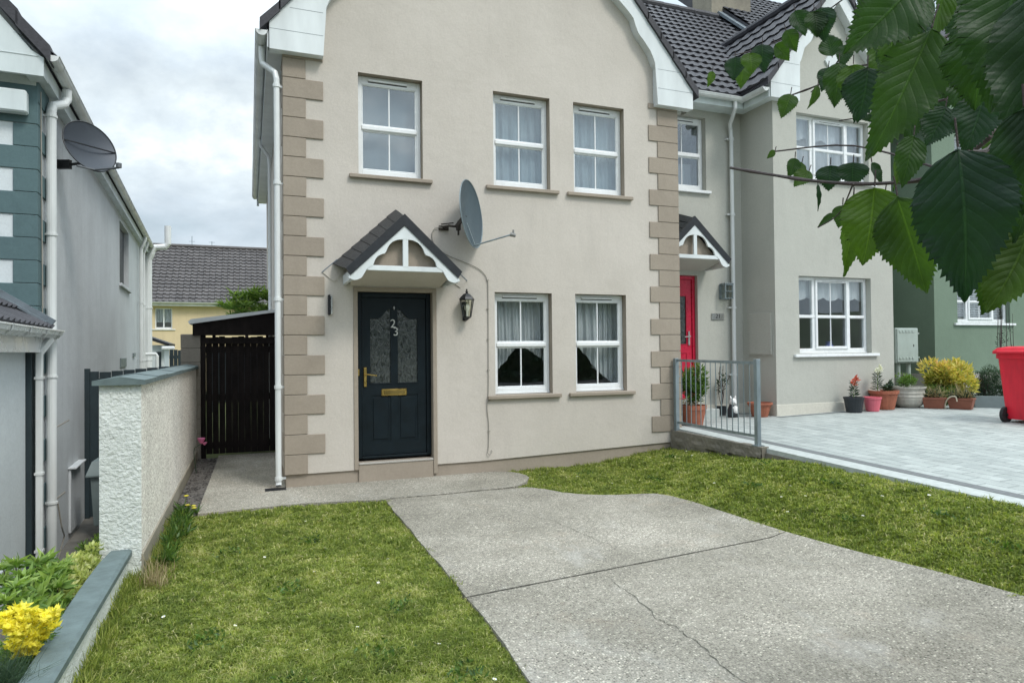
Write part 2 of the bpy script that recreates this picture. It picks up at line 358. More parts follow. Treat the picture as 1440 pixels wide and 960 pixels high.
M['fl_red'] = foliage('coral_petals', [(0, (.5, .06, .04)), (1, (.75, .16, .10))], .5, .3)
M['fl_white'] = foliage('white_petals', [(0, (.7, .7, .6)), (1, (.85, .85, .8))], .5, .3)
M['fl_pink'] = foliage('pink_petals', [(0, (.5, .12, .3)), (1, (.7, .25, .45))], .5, .3)
M['dry'] = foliage('dry_stalks', [(0, (.20, .15, .07)), (1, (.42, .36, .2))], .8, .2)
M['hill'] = plain('distant_trees', (.05, .07, .035), .9, 0, .5, .05)
M['crack'] = plain('crack_dirt', (.075, .07, .055), .95, 0, .5, 60, bump=1)
# ---------------------------------------------------------------- terrain functions
def sm(t): t = min(max(t, 0), 1); return t*t*(3-2*t)
RISE = ([-9, -5, -2.4, -1.8, 0], [.43, .395, .36, .28, .15])
def gz(x, y): return -.243 + .02*min(y+.5, 0) + float(np.interp(y, *RISE))*sm((x-3.75)/1.6)
def gzn(x, y):
    t = np.clip((x-3.75)/1.6, 0, 1); return -.243 + .02*np.minimum(y+.5, 0) + np.interp(y, *RISE)*t*t*(3-2*t)
def pz(x, y): return .165 + .02*(x-5.4) + .03*(min(y, 0)+1)
# ================================================================ WALL / WINDOW BUILDERS (local frame: wall in x-z, front at y=Y, outside towards -y)
def wallgrid(mb, x0, x1, z0, z1, holes, Y, dep=.10, axis='x'):
    T = (lambda a, b, c: (a, b, c)) if axis == 'x' else (lambda a, b, c: (b, a, c))
    xs = sorted({x0, x1, *[h[0] for h in holes], *[h[1] for h in holes]}); zs = sorted({z0, z1, *[h[2] for h in holes], *[h[3] for h in holes]})
    for i in range(len(xs)-1):
        for j in range(len(zs)-1):
            cx, cz = (xs[i]+xs[i+1])/2, (zs[j]+zs[j+1])/2
            if any(h[0] < cx < h[1] and h[2] < cz < h[3] for h in holes): continue
            mb.quad(T(xs[i], Y, zs[j]), T(xs[i+1], Y, zs[j]), T(xs[i+1], Y, zs[j+1]), T(xs[i], Y, zs[j+1]))
    return holes
def reveal(mb, h, Y, dep, axis='x'):
    T = (lambda a, b, c: (a, b, c)) if axis == 'x' else (lambda a, b, c: (b, a, c))
    a, b, c, d = h
    mb.quad(T(a, Y, c), T(a, Y+dep, c), T(a, Y+dep, d), T(a, Y, d)); mb.quad(T(b, Y, d), T(b, Y+dep, d), T(b, Y+dep, c), T(b, Y, c))
    mb.quad(T(a, Y, d), T(a, Y+dep, d), T(b, Y+dep, d), T(b, Y, d)); mb.quad(T(a, Y, c), T(b, Y, c), T(b, Y+dep, c), T(a, Y+dep, c))
def curtain(par, x0, x1, z0, z1, Y, hem=None, folds=9, amp=.02, mat=None, seed=0, name='curtain'):
    R = random.Random(seed); nx, nz = 110, 10; ph = [R.uniform(0, 6) for _ in range(4)]
    mb = MB(); vs = []
    for i in range(nx+1):
        t = i/nx; x = x0+(x1-x0)*t; zb = z0 if hem is None else hem(t)
        for j in range(nz+1):
            z = z1+(zb-z1)*j/nz
            y = Y + amp*(math.sin(t*folds*6.28+ph[0])+.5*math.sin(t*folds*13.1+ph[1]+z)+.3*math.sin(z*5+ph[2]+t*9))
            vs.append((x, y, z))
    fs = [(i*(nz+1)+j, (i+1)*(nz+1)+j, (i+1)*(nz+1)+j+1, i*(nz+1)+j+1) for i in range(nx) for j in range(nz)]
    mb.add(vs, fs); return mb.build(name, mat or M['curtain'], par, True)
def window(par, x0, x1, z0, z1, Y, style='sash', glass='glass', sillmat='quoin', sill_over=.115, sillh=.048, dep=.10, inner=None, seed=1):
    """opening x0..x1, z0..z1 in wall plane Y; frame stands dep behind it"""
    f = MB(); Yf = Y+dep; fb = .045
    def fr(a, b, c, d, w, yo=0, t=.06):     # rectangular frame
        f.box(a, a+w, Yf+yo, Yf+yo+t, c, d, .006); f.box(b-w, b, Yf+yo, Yf+yo+t, c, d, .006)
        f.box(a+w-.002, b-w+.002, Yf+yo+.001, Yf+yo+t, c, c+w, .006); f.box(a+w-.002, b-w+.002, Yf+yo+.001, Yf+yo+t, d-w, d, .006)
    zf = z0+.035
    f.box(x0+.002, x1-.002, Yf-.012, Yf+.07, z0+.002, zf, .006)            # upvc cill
    fr(x0+.002, x1-.002, zf, z1-.002, .055)
    panes = []
    shade_ = MB(); vx0, vx1 = (x0+.17*(x1-x0), x0+.78*(x1-x0)) if style == 'sash' else (x0+.36*(x1-x0), x0+.64*(x1-x0))
    shade_.box(vx0, vx1, Yf-(.004 if style == 'sash' else .028), Yf+.001, z1-.074, z1-.0625)  # black strip standing in for the shade line under the trickle vent
    if style == 'sash':
        zm = zf+(z1-zf)*.475
        f.box(x0+.05, x1-.05, Yf-.012, Yf+.05, zm-.032, zm+.032, .012)
        fr(x0+.055, x1-.055, zf+.055, zm-.03, .018, .008, .04); fr(x0+.055, x1-.055, zm+.03, z1-.095, .018, .008, .04)
        f.box(x0+.05, x1-.05, Yf+.002, Yf+.05, z1-.10, z1-.05, .004)
        xm = (x0+x1)/2
        f.box(xm-.009, xm+.009, Yf+.016, Yf+.034, zf+.05, z1-.09, .003)
        f.box(x0+.17*(x1-x0), x0+.78*(x1-x0), Yf-.026, Yf+.001, z1-.062, z1-.038, .005)   # trickle vent
        panes = [(x0+.06, x1-.06, zf+.05, z1-.09)]
    elif style == 'triple':
        w = x1-x0; a, b = x0+w*.255, x1-w*.255; zm = zf+(z1-zf)*.47
        for xx in (a, b): f.box(xx-.03, xx+.03, Yf+.002, Yf+.06, zf+.05, z1-.05, .006)
        f.box(x0+.05, x1-.05, Yf-.004, Yf+.05, zm-.026, zm+.026, .01)
        fr(a+.028, b-.028, zf+.045, z1-.045, .045, -.022, .05)
        xm = (x0+x1)/2; f.box(xm-.009, xm+.009, Yf+.016, Yf+.034, zf+.05, z1-.09, .003)
        f.box(a+.1, b-.1, Yf-.034, Yf-.02, z1-.07, z1-.050, .005)
        panes = [(x0+.05, x1-.05, zf+.05, z1-.05)]
    elif style == 'plain':
        f.box((x0+x1)/2-.03, (x0+x1)/2+.03, Yf, Yf+.05, zf+.04, z1-.05, .006); panes = [(x0+.05, x1-.05, zf+.05, z1-.05)]
    fo = f.build('window', M['upvc'], par)
    if style != 'plain': shade_.build('vent_shade_strip', M['black'], fo)
    gk = MB()
    for a, b, c, d in (panes if style != 'plain' else []):
        for q in ((a, b, c, c+.012), (a, b, d-.012, d), (a, a+.012, c, d), (b-.012, b, c, d)): gk.box(q[0], q[1], Yf+.030, Yf+.034, q[2], q[3])
    if style == 'sash': gk.build('gasket', M['black'], fo)
    p = MB()
    for a, b, c, d in panes: p.box(a, b, Yf+.022, Yf+.028, c, d)
    p.build('pane', M[glass], fo)
    s = MB()
    ys = Y-.055; xa, xb = x0-sill_over, x1+sill_over
    s.box(xa, xb, ys, Y-.002, z0-.052, z0-.004, .006); s.box(x0+.002, x1-.002, Y-.003, Yf+.02, z0-.05, z0-.003)
    s.build('sill', M[sillmat], fo)
    return fo
def tile_sheet(mb, O, U, S, w, L, gauge=.31, per=.18, amp=.017, step=.022, half=True, ns=6):
    """courses of rolled tiles on plane O + u*U + s*S ; normal = U x S"""
    O, U, S = Vector(O), Vector(U).normalized(), Vector(S).normalized(); N = U.cross(S).normalized()
    nc = max(1, int(round(L/gauge))); gauge = L/nc; nu = max(2, int(w/per*ns))
    for c in range(nc):
        s0, s1 = c*gauge, (c+1)*gauge+.02; ph = (c % 2)*.5 if half else 0
        A, B, Cc = [], [], []
        for i in range(nu+1):
            u = w*i/nu; k = (u/per+ph) % 1.0
            prof = amp*(math.sin(math.pi*k/.55) if k < .55 else 0)
            if c == nc-1: s1 = L
            A.append(O+U*u+S*s0+N*(prof+step)); B.append(O+U*u+S*s1+N*(prof*.8)); Cc.append(O+U*u+S*(s0+.004)+N*(prof*.2-.004))
        t = .5+random.uniform(-.1, .1)
        mb.strip(B, A); mb.strip(A, Cc)
def slope_tiles_box(mb, O, U, S, w, L, th): # solid slab beneath tiles
    O, U, S = Vector(O), Vector(U).normalized(), Vector(S).normalized(); N = U.cross(S).normalized()
    a = [O, O+U*w, O+U*w+S*L, O+S*L]; v = a+[p-N*th for p in a]
    mb.add(v, [(0, 1, 2, 3), (7, 6, 5, 4), (0, 4, 5, 1), (1, 5, 6, 2), (2, 6, 7, 3), (3, 7, 4, 0)])
def gutter(mb, a, b, r=.055):   # half round open gutter with brackets; a,b endpoints at rim centre
    a, b = Vector(a), Vector(b); d = (b-a).normalized(); sx = d.cross(Vector((0, 0, 1))).normalized()
    prof = [(-1, 0), (-.98, -.12), (-.82, -.55), (-.5, -.88), (0, -1), (.5, -.88), (.82, -.55), (.98, -.12), (1, 0)]
    for rad in (r, r-.005):
        A = [a+sx*(x*rad)+Vector((0, 0, z*rad)) for x, z in prof]; B = [b+sx*(x*rad)+Vector((0, 0, z*rad)) for x, z in prof]
        mb.strip(A, B)
    for p in (a, b): mb.add([p]+[p+sx*(x*r)+Vector((0, 0, z*r)) for x, z in prof], [tuple([0]+list(range(1, 10)))])
    for sgn in (-1, 1): mb.bar(a+sx*(sgn*r), b+sx*(sgn*r), .010, .010)
    n = max(1, int((b-a).length/.9))
    for i in range(n+1):
        c = a+(b-a)*((i+.3)/(n+.6)); 
        A = [c+sx*(x*(r+.006))+Vector((0, 0, z*(r+.006))) for x, z in prof]; B = [q+d*.035 for q in A]; mb.strip(A, B)
def arc_pts(c, r, a0, a1, n=10): return [(c[0]+r*math.cos(math.radians(a0+(a1-a0)*i/n)), c[1]+r*math.sin(math.radians(a0+(a1-a0)*i/n))) for i in range(n+1)]
def canopy(par, cx, z, Y, roofmat, wallmat, dz=0):
    """small gabled porch canopy; z = level of the door sill"""
    c = MB()
    ax, az = cx+.01, z+3.13; fx, fz = cx-.01, z+2.93; pj = .60
    for sgn in (-1, 1):
        bk = (cx+sgn*.76, Y-.003, z+2.42); bt = (ax, Y-.003, az); ft = (fx, Y-pj, fz); fb = (cx+sgn*.655, Y-pj, z+2.285)
        # stepped moulded courses
        n = 7
        for i in range(n):
            def P(t, lift):
                b = Vector(bk).lerp(Vector(bt), t); f_ = Vector(fb).lerp(Vector(ft), t); return b+Vector((sgn*lift*.75, 0, lift*.66)), f_+Vector((sgn*lift*.75, 0, lift*.66))
            b0, f0 = P(i/n, .010); b1, f1 = P((i+1)/n, .002); bb0, ff0 = P(i/n, -.004)
            q = [b0, f0, f1, b1] if sgn < 0 else [b1, f1, f0, b0]
            c.quad(*q); c.quad(b0, bb0, ff0, f0)
        # thick front verge and underside
        t = .10
        v0, v1 = Vector(fb), Vector(ft); dn = Vector((-sgn*t*.35, 0, -t))
        c.add([v0+Vector((sgn*.03, -.008, .02)), v1+Vector((0, -.008, .03)), v1+Vector((0, -.008, -t-.01)), v0+Vector((-sgn*.02, -.008, -t*.6)), v0+Vector((sgn*.03, .05, .02)), v1+Vector((0, .05, .03)), v1+Vector((0, .05, -t-.01)), v0+Vector((-sgn*.02, .05, -t*.6))],
              [(0, 1, 2, 3), (7, 6, 5, 4), (0, 4, 5, 1), (3, 2, 6, 7), (0, 3, 7, 4)])
    co = c.build('canopy', roofmat, par)
    w = MB(); Yf = Y-pj+.004      # scalloped white bargeboard
    zt, za = z+2.255, z+2.84
    def half(sgn):
        outer = [(cx, za), (cx+sgn*.30, z+2.56), (cx+sgn*.63, zt+.0), (cx+sgn*.66, zt-.06)]
        inner = [(cx+sgn*.60, zt-.085)]
        inner += [(cx+sgn*x, z+q) for x, q in ((.555, 2.175), (.51, 2.20), (.48, 2.25), (.445, 2.31), (.40, 2.335), (.375, 2.35), (.362, 2.40), (.335, 2.445), (.29, 2.475), (.235, 2.49), (.222, 2.53), (.195, 2.585), (.15, 2.63), (.09, 2.655), (0, 2.665))]
        return outer+inner
    for sgn in (-1, 1):
        p = half(sgn); 
        for yy, fl in ((Yf, 1), (Yf+.03, 0)): pass
        # strip between outer and inner (resampled)
        out = [p[0], p[1], p[2], p[3]]; inn = p[4:]
        def resample(P, n):
            L = [0]
            for a, b in zip(P, P[1:]): L.append(L[-1]+math.dist(a, b))
            r_ = []
            for i in range(n+1):
                t = L[-1]*i/n; j = max(k for k in range(len(L)) if L[k] <= t+1e-9); j = min(j, len(P)-2); u = (t-L[j])/(L[j+1]-L[j]); r_.append((P[j][0]+(P[j+1][0]-P[j][0])*u, P[j][1]+(P[j+1][1]-P[j][1])*u))
            return r_
        o_ = resample(out, 28); i_ = resample(inn[::-1], 28)
        A = [(x, Yf, q) for x, q in o_]; B = [(x, Yf, q) for x, q in i_]; w.strip(A, B)
        A2 = [(x, Yf+.03, q) for x, q in o_]; B2 = [(x, Yf+.03, q) for x, q in i_]; w.strip(B2, A2); w.strip(B, B2); w.strip(A2, A)
    w.box(cx-.445, cx+.445, Yf+.004, Yf+.04, z+2.288, z+2.348, .004); w.box(cx-.032, cx+.032, Yf+.002, Yf+.036, z+2.34, z+2.675, .004)
    for sgn in (-1, 1):   # side cheeks
        w.box(cx+sgn*.60, cx+sgn*.645, Yf+.032, Y-.002, z+2.17, z+2.285, .006)
    w.build('bargeboard', M['bargewhite'], co)
    nf_ = MB(); nf_.prism([(cx-.50, z+2.30), (cx+.50, z+2.30), (cx, z+2.78)], Yf+.10, Yf+.12); nf_.build('gable_infill', M['quoin'], co)
    s = MB(); s.add([(cx-.60, Yf+.04, z+2.29), (cx+.60, Yf+.04, z+2.29), (cx+.56, Y-.004, z+2.165), (cx-.56, Y-.004, z+2.165), (cx-.60, Yf+.04, z+2.31), (cx+.60, Yf+.04, z+2.31), (cx+.56, Y-.004, z+2.19), (cx-.56, Y-.004, z+2.19)],
                    [(0, 3, 2, 1), (4, 5, 6, 7), (0, 1, 5, 4), (1, 2, 6, 5), (2, 3, 7, 6), (3, 0, 4, 7)])
    s.box(cx-.60, cx+.60, Y-.35, Y-.34, z+2.28, z+2.72) if False else None
    s.build('canopy_soffit', wallmat, co)
    return co
def text_mesh(txt, size, mat, parent, loc, rot=(math.pi/2, 0, 0), ext=.004, name='number'):
    cu = bpy.data.curves.new('t', 'FONT'); cu.body = txt; cu.size = size; cu.extrude = ext; cu.align_x = 'CENTER'; cu.align_y = 'CENTER'
    to = bpy.data.objects.new('t', cu); COL.objects.link(to); bpy.context.view_layer.update()
    me = bpy.data.meshes.new_from_object(to); bpy.data.objects.remove(to); me.materials.clear(); me.materials.append(mat)
    o = bpy.data.objects.new(name, me); COL.objects.link(o); o.parent = parent; off = OFF[parent.name]
    o.location = Vector(loc)-off; o.rotation_euler = rot; OFF[o.name] = off; return o
def panel_door(par, x0, x1, z0, z1, Y, mat, glassy=True, mirror=False):
    d = MB(); xm = (x0+x1)/2; yd = Y
    d.box(x0+.002, x0+.06, yd-.025, yd+.05, z0, z1-.002, .006); d.box(x1-.06, x1-.002, yd-.025, yd+.05, z0, z1-.002, .006); d.box(x0+.058, x1-.058, yd-.024, yd+.05, z1-.065, z1-.003, .006)
    d.box(x0+.058, x1-.058, yd-.034, yd+.05, z0, z0+.03, .004)
    # leaf: stiles and rails around two glazed lights and two sunk panels
    a, b = x0+.065, x1-.065; c, e = z0+.036, z1-.07
    lx = [(a+.105, xm-.045), (xm+.045, b-.105)]
    holes = [(p, q, z0+.93, z0+1.86) for p, q in lx]+[(p, q, z0+.20, z0+.78) for p, q in lx]
    wallgrid(d, a, b, c, e, holes, yd)
    for h in holes[:2]: reveal(d, h, yd, .018)
    for h in holes[2:]:
        reveal(d, h, yd, .010); d.quad((h[0], yd+.010, h[2]), (h[1], yd+.010, h[2]), (h[1], yd+.010, h[3]), (h[0], yd+.010, h[3])); d.box(h[0]+.03, h[1]-.03, yd+.001, yd+.012, h[2]+.03, h[3]-.03, .006)
    # shaped heads of the glazed lights
    for i, (p, q) in enumerate(lx):
        zt = z0+1.861; w = q-p; s = 1 if i == 0 else -1; outer = p if i == 0 else q
        pts = [(outer, zt), (outer, zt-.12), (outer+s*w*.38, zt-.125), (outer+s*w*.55, zt-.10), (outer+s*w*.72, zt-.05), (outer+s*w*.82, zt-.018), (outer+s*w*.97, zt)]
        d.prism(pts if i else pts[::-1], yd-.002, yd+.02)
    do = d.build('door', mat, par)
    g_ = MB()
    for p, q in lx: g_.box(p, q, yd+.02, yd+.028, z0+.93, z0+1.86)
    g_.build('glass_panel', M['doorglass'], do)
    bd = MB()
    for p, q in lx: bd.box(p-.012, q+.012, yd-.006, yd+.004, z0+.915, z0+.929, .003)
    bd.build('beading', mat, do)
    return do
def doorglass():
    m, nt, out = newmat('obscure_glass'); g = G(nt)
    v = g.noise(26, 4, .5, g.mapped((1, 1, .55)), dist=1.6)
    col = g.ramp(v, [(.3, (.010, .014, .014)), (.7, (.07, .08, .078))])
    g.bsdf(out, col, .12, 0, g.bump(v, .6, .01), .9); return m
M['doorglass'] = doorglass()
# ================================================================ HOUSE (taupe gable)
W = 5.51; AX = 2.755; SL = 1.205
def rake(x): return 5.14 + SL*(5.72-x) if x > AX else 5.14+SL*(x+.21)
H = thing('gabled_house', (2.7, 4, -.3), 'taupe rendered gabled house with stone-coloured quoins and black front door', 'house')
ups = [(.863, 1.671), (2.628, 3.452), (3.812, 4.62)]; lows = [(2.625, 3.455), (3.812, 4.62)]
UZ = (3.535, 4.797); LZ = (.765, 2.127); DOOR = (.839, 1.779, 0., 2.097)
holes = [(a, b, *UZ) for a, b in ups]+[(a, b, *LZ) for a, b in lows]+[DOOR]
w = MB(); wallgrid(w, 0, W, 0, 4.9, holes, 0)
def bot(x): return -.086 if x < 2.4 else -.086+.076*(x-2.4)/2.9
for a, b in ((0, DOOR[0]), (DOOR[1], 2.4), (2.4, 3.4), (3.4, 4.4), (4.4, W)):
    w.quad((a, 0, bot(a)), (b, 0, bot(b)), (b, 0, 0), (a, 0, 0)); w.quad((a, .03, bot(a)+.004), (b, .03, bot(b)+.004), (b, 0, bot(b)), (a, 0, bot(a)))
w.add([(0, 0, 4.9), (W, 0, 4.9), (W, 0, rake(W)), (AX, 0, rake(AX)), (0, 0, rake(0))], [(0, 1, 2, 3, 4)])
D = 8.6
w.quad((0, D, -.4), (0, 0, -.086), (0, 0, rake(0)), (0, D, rake(0))); w.quad((W, 0, -.4), (W, D, -.4), (W, D, rake(W)), (W, 0, rake(W)))
w.add([(W, D, -.4), (0, D, -.4), (0, D, rake(0)), (AX, D, rake(AX)), (W, D, rake(W))], [(0, 1, 2, 3, 4)])
for x in (0, W): pass
w.build('wall', M['wall'], H)
for h in holes: rv = MB(); reveal(rv, h, 0, .13 if h is not DOOR else .16); rv.build('window_reveal' if h is not DOOR else 'door_reveal', M['quoin'], H)
pl = MB()
for a, b in ((-.0, DOOR[0]), (DOOR[1], 2.4), (2.4, W)):
    pl.add([(a, .022, -.5), (b, .022, -.5), (b, .022, bot(b)+.003), (a, .022, bot(a)+.003)], [(0, 1, 2, 3)])
    if a < .5: pl.quad((0.001, 3, -.5), (0.001, .022, -.5), (0.001, .022, -.09), (0.001, 3, -.09)); pl.build('plinth', M['quoin'], H); pl = MB()
pl.box(W-.02, W+.004, .022, 1.06, -.5, .0)
pl.build('plinth', M['quoin'], H)
qd = MB()
zq = lambda k: .386+.2352*k
for k in range(-2, 20):
    wide = (k % 2 == 1) or k == -1; z0, z1 = max(zq(k), -.084), zq(k+1)-.007; z1 = min(z1, 4.93)
    if k >= 19: wide = True
    wd = .446 if wide else .244
    qd.box(-.018, wd, -.018, -.001, z0, z1, .004)
    qd.box(-.018, -.001, -.0009, .43 if wide else .24, z0, z1, .004)
qd.build('quoins', M['quoin'], H)
qd = MB()
for k in range(-1, 20):
    wide = (k % 2 == 1); z0, z1 = max(zq(k), bot(5.4)+.003), zq(k+1)-.007; z1 = min(z1, 4.93)
    wd = .486 if wide else .335
    qd.box(W-wd, W+.018, -.018, -.001, z0, z1, .004); qd.box(W+.001, W+.018, -.0009, .3 if wide else .2, z0, z1, .004)
qd.build('quoins', M['quoin'], H)
fl = MB(); fl.box(.03, W-.03, .2, D-.1, 2.55, 2.65); fl.box(.03, W-.03, .2, D-.1, -.12, -.02); fl.box(.03, W-.03, .2, D-.1, 5.2, 5.25); fl.box(2.2, 2.3, .25, 5, -.02, 5.2); fl.box(.03, W-.03, 3.6, 3.7, -.02, 5.2); fl.box(.0, W, .14, .2, 5.0, 5.3)
fl.build('inner_walls', M['inside'], H)
for i, (a, b) in enumerate(ups):
    wo = window(H, a, b, *UZ, 0, glass='glassup', seed=i)
    if i == 0:
        bl = MB(); bl.box(a+.03, b-.03, .26, .265, UZ[0]+.02, UZ[1]-.02); bl.build('blind', M['blind'], wo)
    else:
        curtain(wo, a-.02, b+.02, UZ[0]+.02, UZ[1], .225, amp=.014, mat=M['curtain_blue'], folds=6 if i == 1 else 5, seed=i)
for i, (a, b) in enumerate(lows):
    wo = window(H, a, b, *LZ, 0, seed=i+5)
    if i == 0:
        curtain(wo, a-.02, a+(b-a)*.52, 0, LZ[1], .25, hem=lambda t: 1.02+.44*t**1.5, folds=4, seed=11)
        curtain(wo, a+(b-a)*.45, b+.02, 0, LZ[1], .28, hem=lambda t: 1.48-.30*t**1.2, folds=4, seed=12)
    else:
        curtain(wo, a-.02, a+(b-a)*.62, 0, LZ[1], .25, hem=lambda t: 1.50-.52*t**1.5, folds=4, seed=13)
        curtain(wo, a+(b-a)*.5, b+.02, 0, LZ[1], .29, hem=lambda t: 1.1-.3*t, folds=5, seed=14)
# door
ds = MB(); x0, x1, z0, z1 = DOOR
ds.box(x0-.052, x0-.0, -.014, .0-.001, -.085, z1+.052, .004); ds.box(x1, x1+.052, -.014, -.001, -.2, z1+.052, .004); ds.box(x0-.001, x1+.001, -.014, -.001, z1, z1+.052, .004)
ds.build('door_surround', M['quoin'], H)
do = panel_door(H, x0, x1, .03, z1, .11, M['door'])
st = MB(); st.box(x0+.001, x1-.001, -.012, .20, -.03, -.001, .008); st.build('threshold', M['greenlow'], H)
st = MB(); st.box(x0+.001, x1-.001, -.004, .19, -.5, -.031, .005); st.build('step', M['quoin'], H)
h = MB(); h.box(x0+.085, x0+.122, .092, .109, .92, 1.16, .004); h.box(x0+.005, x0+.03, .07, .085, 1.06, 1.14, .004)
h.tube([(x0+.103, .095, 1.075), (x0+.103, .055, 1.075), (x0+.12, .045, 1.075), (x0+.22, .045, 1.06), (x0+.235, .05, 1.057)], .008, 8); h.build('handle', M['brass'], do, False)
lb = MB(); xm = (x0+x1)/2; lb.box(xm-.165, xm+.155, .098, .112, .80, .885, .006); lb.build('letterbox', M['brass'], do)
lf = MB(); lf.box(xm-.135, xm+.125, .093, .099, .82, .865, .003); lf.build('letter_flap', plain('dull_brass', (.30, .22, .08), .4, 1, .2), do)
text_mesh('2', .15, M['whitemark'], do, (xm-.015, .100, 1.70)); text_mesh('3', .15, M['whitemark'], do, (xm+.02, .100, 1.60))
sp = MB(); sp.lathe([(0, -.004), (.014, -.003), (.014, .003), (0, .004)], (xm, .095, 1.905), 12); sp.box(xm-.01, xm+.01, .09, .112, 1.88, 1.93, .008); sp.build('spyhole', M['silver'], do)
canopy(H, 1.31, 0, 0, M['slate'], M['wall'])
fs = MB()   # cement flashing fillets where the canopy meets the wall
fs.add([(.43, -.012, 2.31), (.56, -.012, 2.20), (.70, -.012, 2.36), (.575, -.012, 2.46), (.43, -.001, 2.31), (.56, -.001, 2.20), (.70, -.001, 2.36), (.575, -.001, 2.46)], [(0, 1, 2, 3), (0, 4, 5, 1), (1, 5, 6, 2), (2, 6, 7, 3), (3, 7, 4, 0)])
fs.build('flashing', M['wall'], H); fs = MB(); fs.add([(2.05, -.012, 2.42), (1.95, -.012, 2.30), (2.15, -.012, 2.17), (2.24, -.012, 2.27), (2.05, -.001, 2.42), (1.95, -.001, 2.30), (2.15, -.001, 2.17), (2.24, -.001, 2.27)], [(3, 2, 1, 0), (0, 1, 5, 4), (1, 2, 6, 5), (2, 3, 7, 6), (3, 0, 4, 7)])
fs.build('flashing', M['wall'], H)
fs = MB(); fs.bar((.42, -.008, 2.315), (.60, -.008, 2.475), .014, .012); fs.build('flashing_strip', M['lead'], H); fs = MB(); fs.bar((2.07, -.008, 2.415), (2.245, -.008, 2.262), .014, .012); fs.build('flashing_strip', M['lead'], H)
# bargeboard with boots and scallops
def barge(par, xl, xr, ax, rk, Yb, zb, boot_w, sc_pts, top_trim=.0, mat='bargewhite'):
    b = MB()
    for sgn, xo in ((1, xr), (-1, xl)):
        xi = xo-sgn*boot_w
        zc = sc_pts[0][1]; outer = [(xo, zb), (xo, rk(xo)-top_trim)]
        n = 40; lo = []; up = []
        sp_ = [(xi, zb)]+[(xi-sgn*(dx), z) for dx, z in sc_pts]
        def lowz(x):
            t = sgn*(xi-x)
            if t <= 0: return zb
            for (a, za), (c, zc_) in zip(sc_pts, sc_pts[1:]):
                if a <= t <= c: return za+(zc_-za)*(t-a)/max(c-a, 1e-6)
            return rk(x)-.36
        # boot
        b.add([(xo, Yb, zb), (xi, Yb, zb), (xi, Yb, rk(xi)), (xo, Yb, rk(xo))], [(0, 1, 2, 3) if sgn > 0 else (3, 2, 1, 0)])
        b.quad((xi, Yb, zb), (xi, Yb+.02, zb), (xi, Yb+.02, sc_pts[0][1]), (xi, Yb, sc_pts[0][1]))
        b.quad((xo, Yb, zb), (xo, Yb+.3, zb), (xo, Yb+.3, rk(xo)-.03), (xo, Yb, rk(xo)-.03))
        A, B = [], []
        for i in range(61):
            x = xi+(ax-xi)*i/60; A.append((x, Yb, lowz(x))); B.append((x, Yb, rk(x)))
        b.strip(A, B) if sgn < 0 else b.strip(B, A)
        A2 = [(x, Yb+.02, z) for x, y, z in A]; b.strip(A, A2)
        b.quad((xo, Yb, zb), (xi, Yb, zb), (xi, Yb+.13, zb), (xo, Yb+.13, zb))
        b.add([(xo, Yb, zb+.001), (xo, Yb+.9 if par is H else Yb+.2, zb+.001), (xi if 0 else (W if sgn > 0 and par is H else xo), Yb+.9 if par is H else Yb+.2, zb+.001)], [(0, 1, 2)]) if False else None
    bo = b.build('bargeboard', M[mat], par)
    s = MB()     # soffit return behind the board
    for sgn, xo in ((1, xr), (-1, xl)):
        xi = xo-sgn*boot_w
        A, B = [], []
        for i in range(61):
            x = xi+(ax-xi)*i/60; t = sgn*(xi-x)
            zl = rk(x)-.36
            for (a, za), (c, zc_) in zip(sc_pts, sc_pts[1:]):
                if a <= t <= c: zl = za+(zc_-za)*(t-a)/max(c-a, 1e-6); break
            A.append((x, Yb+.0205, zl)); B.append((x, -Yb*0+Yb+abs(YW-Yb)-.002, zl))
        s.strip(A, B)
        s.quad((xi, Yb+.0205, zb), (xi, YW-.002, zb), (xi, YW-.002, sc_pts[0][1]), (xi, Yb+.0205, sc_pts[0][1]))
        s.quad((xi, Yb+.0205, zb+.002), (xi, YW-.002, zb+.002), (xo, YW-.002, zb+.002), (xo, Yb+.0205, zb+.002))
    s.build('soffit', M['soffit'], par)
    for sgn, xo in ((1, xr), (-1, xl)):   # joints in the boot boards
        xi = xo-sgn*boot_w
        for q0, q1, zz in ((xi, xo, zb+.235), (xi, xi+sgn*.38, sc_pts[0][1]-.03)): ln = MB(); ln.box(q0, q1, Yb-.0015, Yb-.0005, zz, zz+.004); ln.build('board_joint', M['lead'], bo)
    return bo
YW = 0
SCP = [(0, 5.40), (.03, 5.45), (.10, 5.62), (.15, 5.68), (.23, 5.78), (.30, 5.84), (.35, 5.94), (.38, 6.05), (.46, 6.14), (.60, 6.26), (.72, 6.36), (.80, 6.50)]
barge(H, -.165, 5.72, AX, rake, -.13, 4.88, .60 if False else .605, [(0, 5.42)]+SCP[1:])
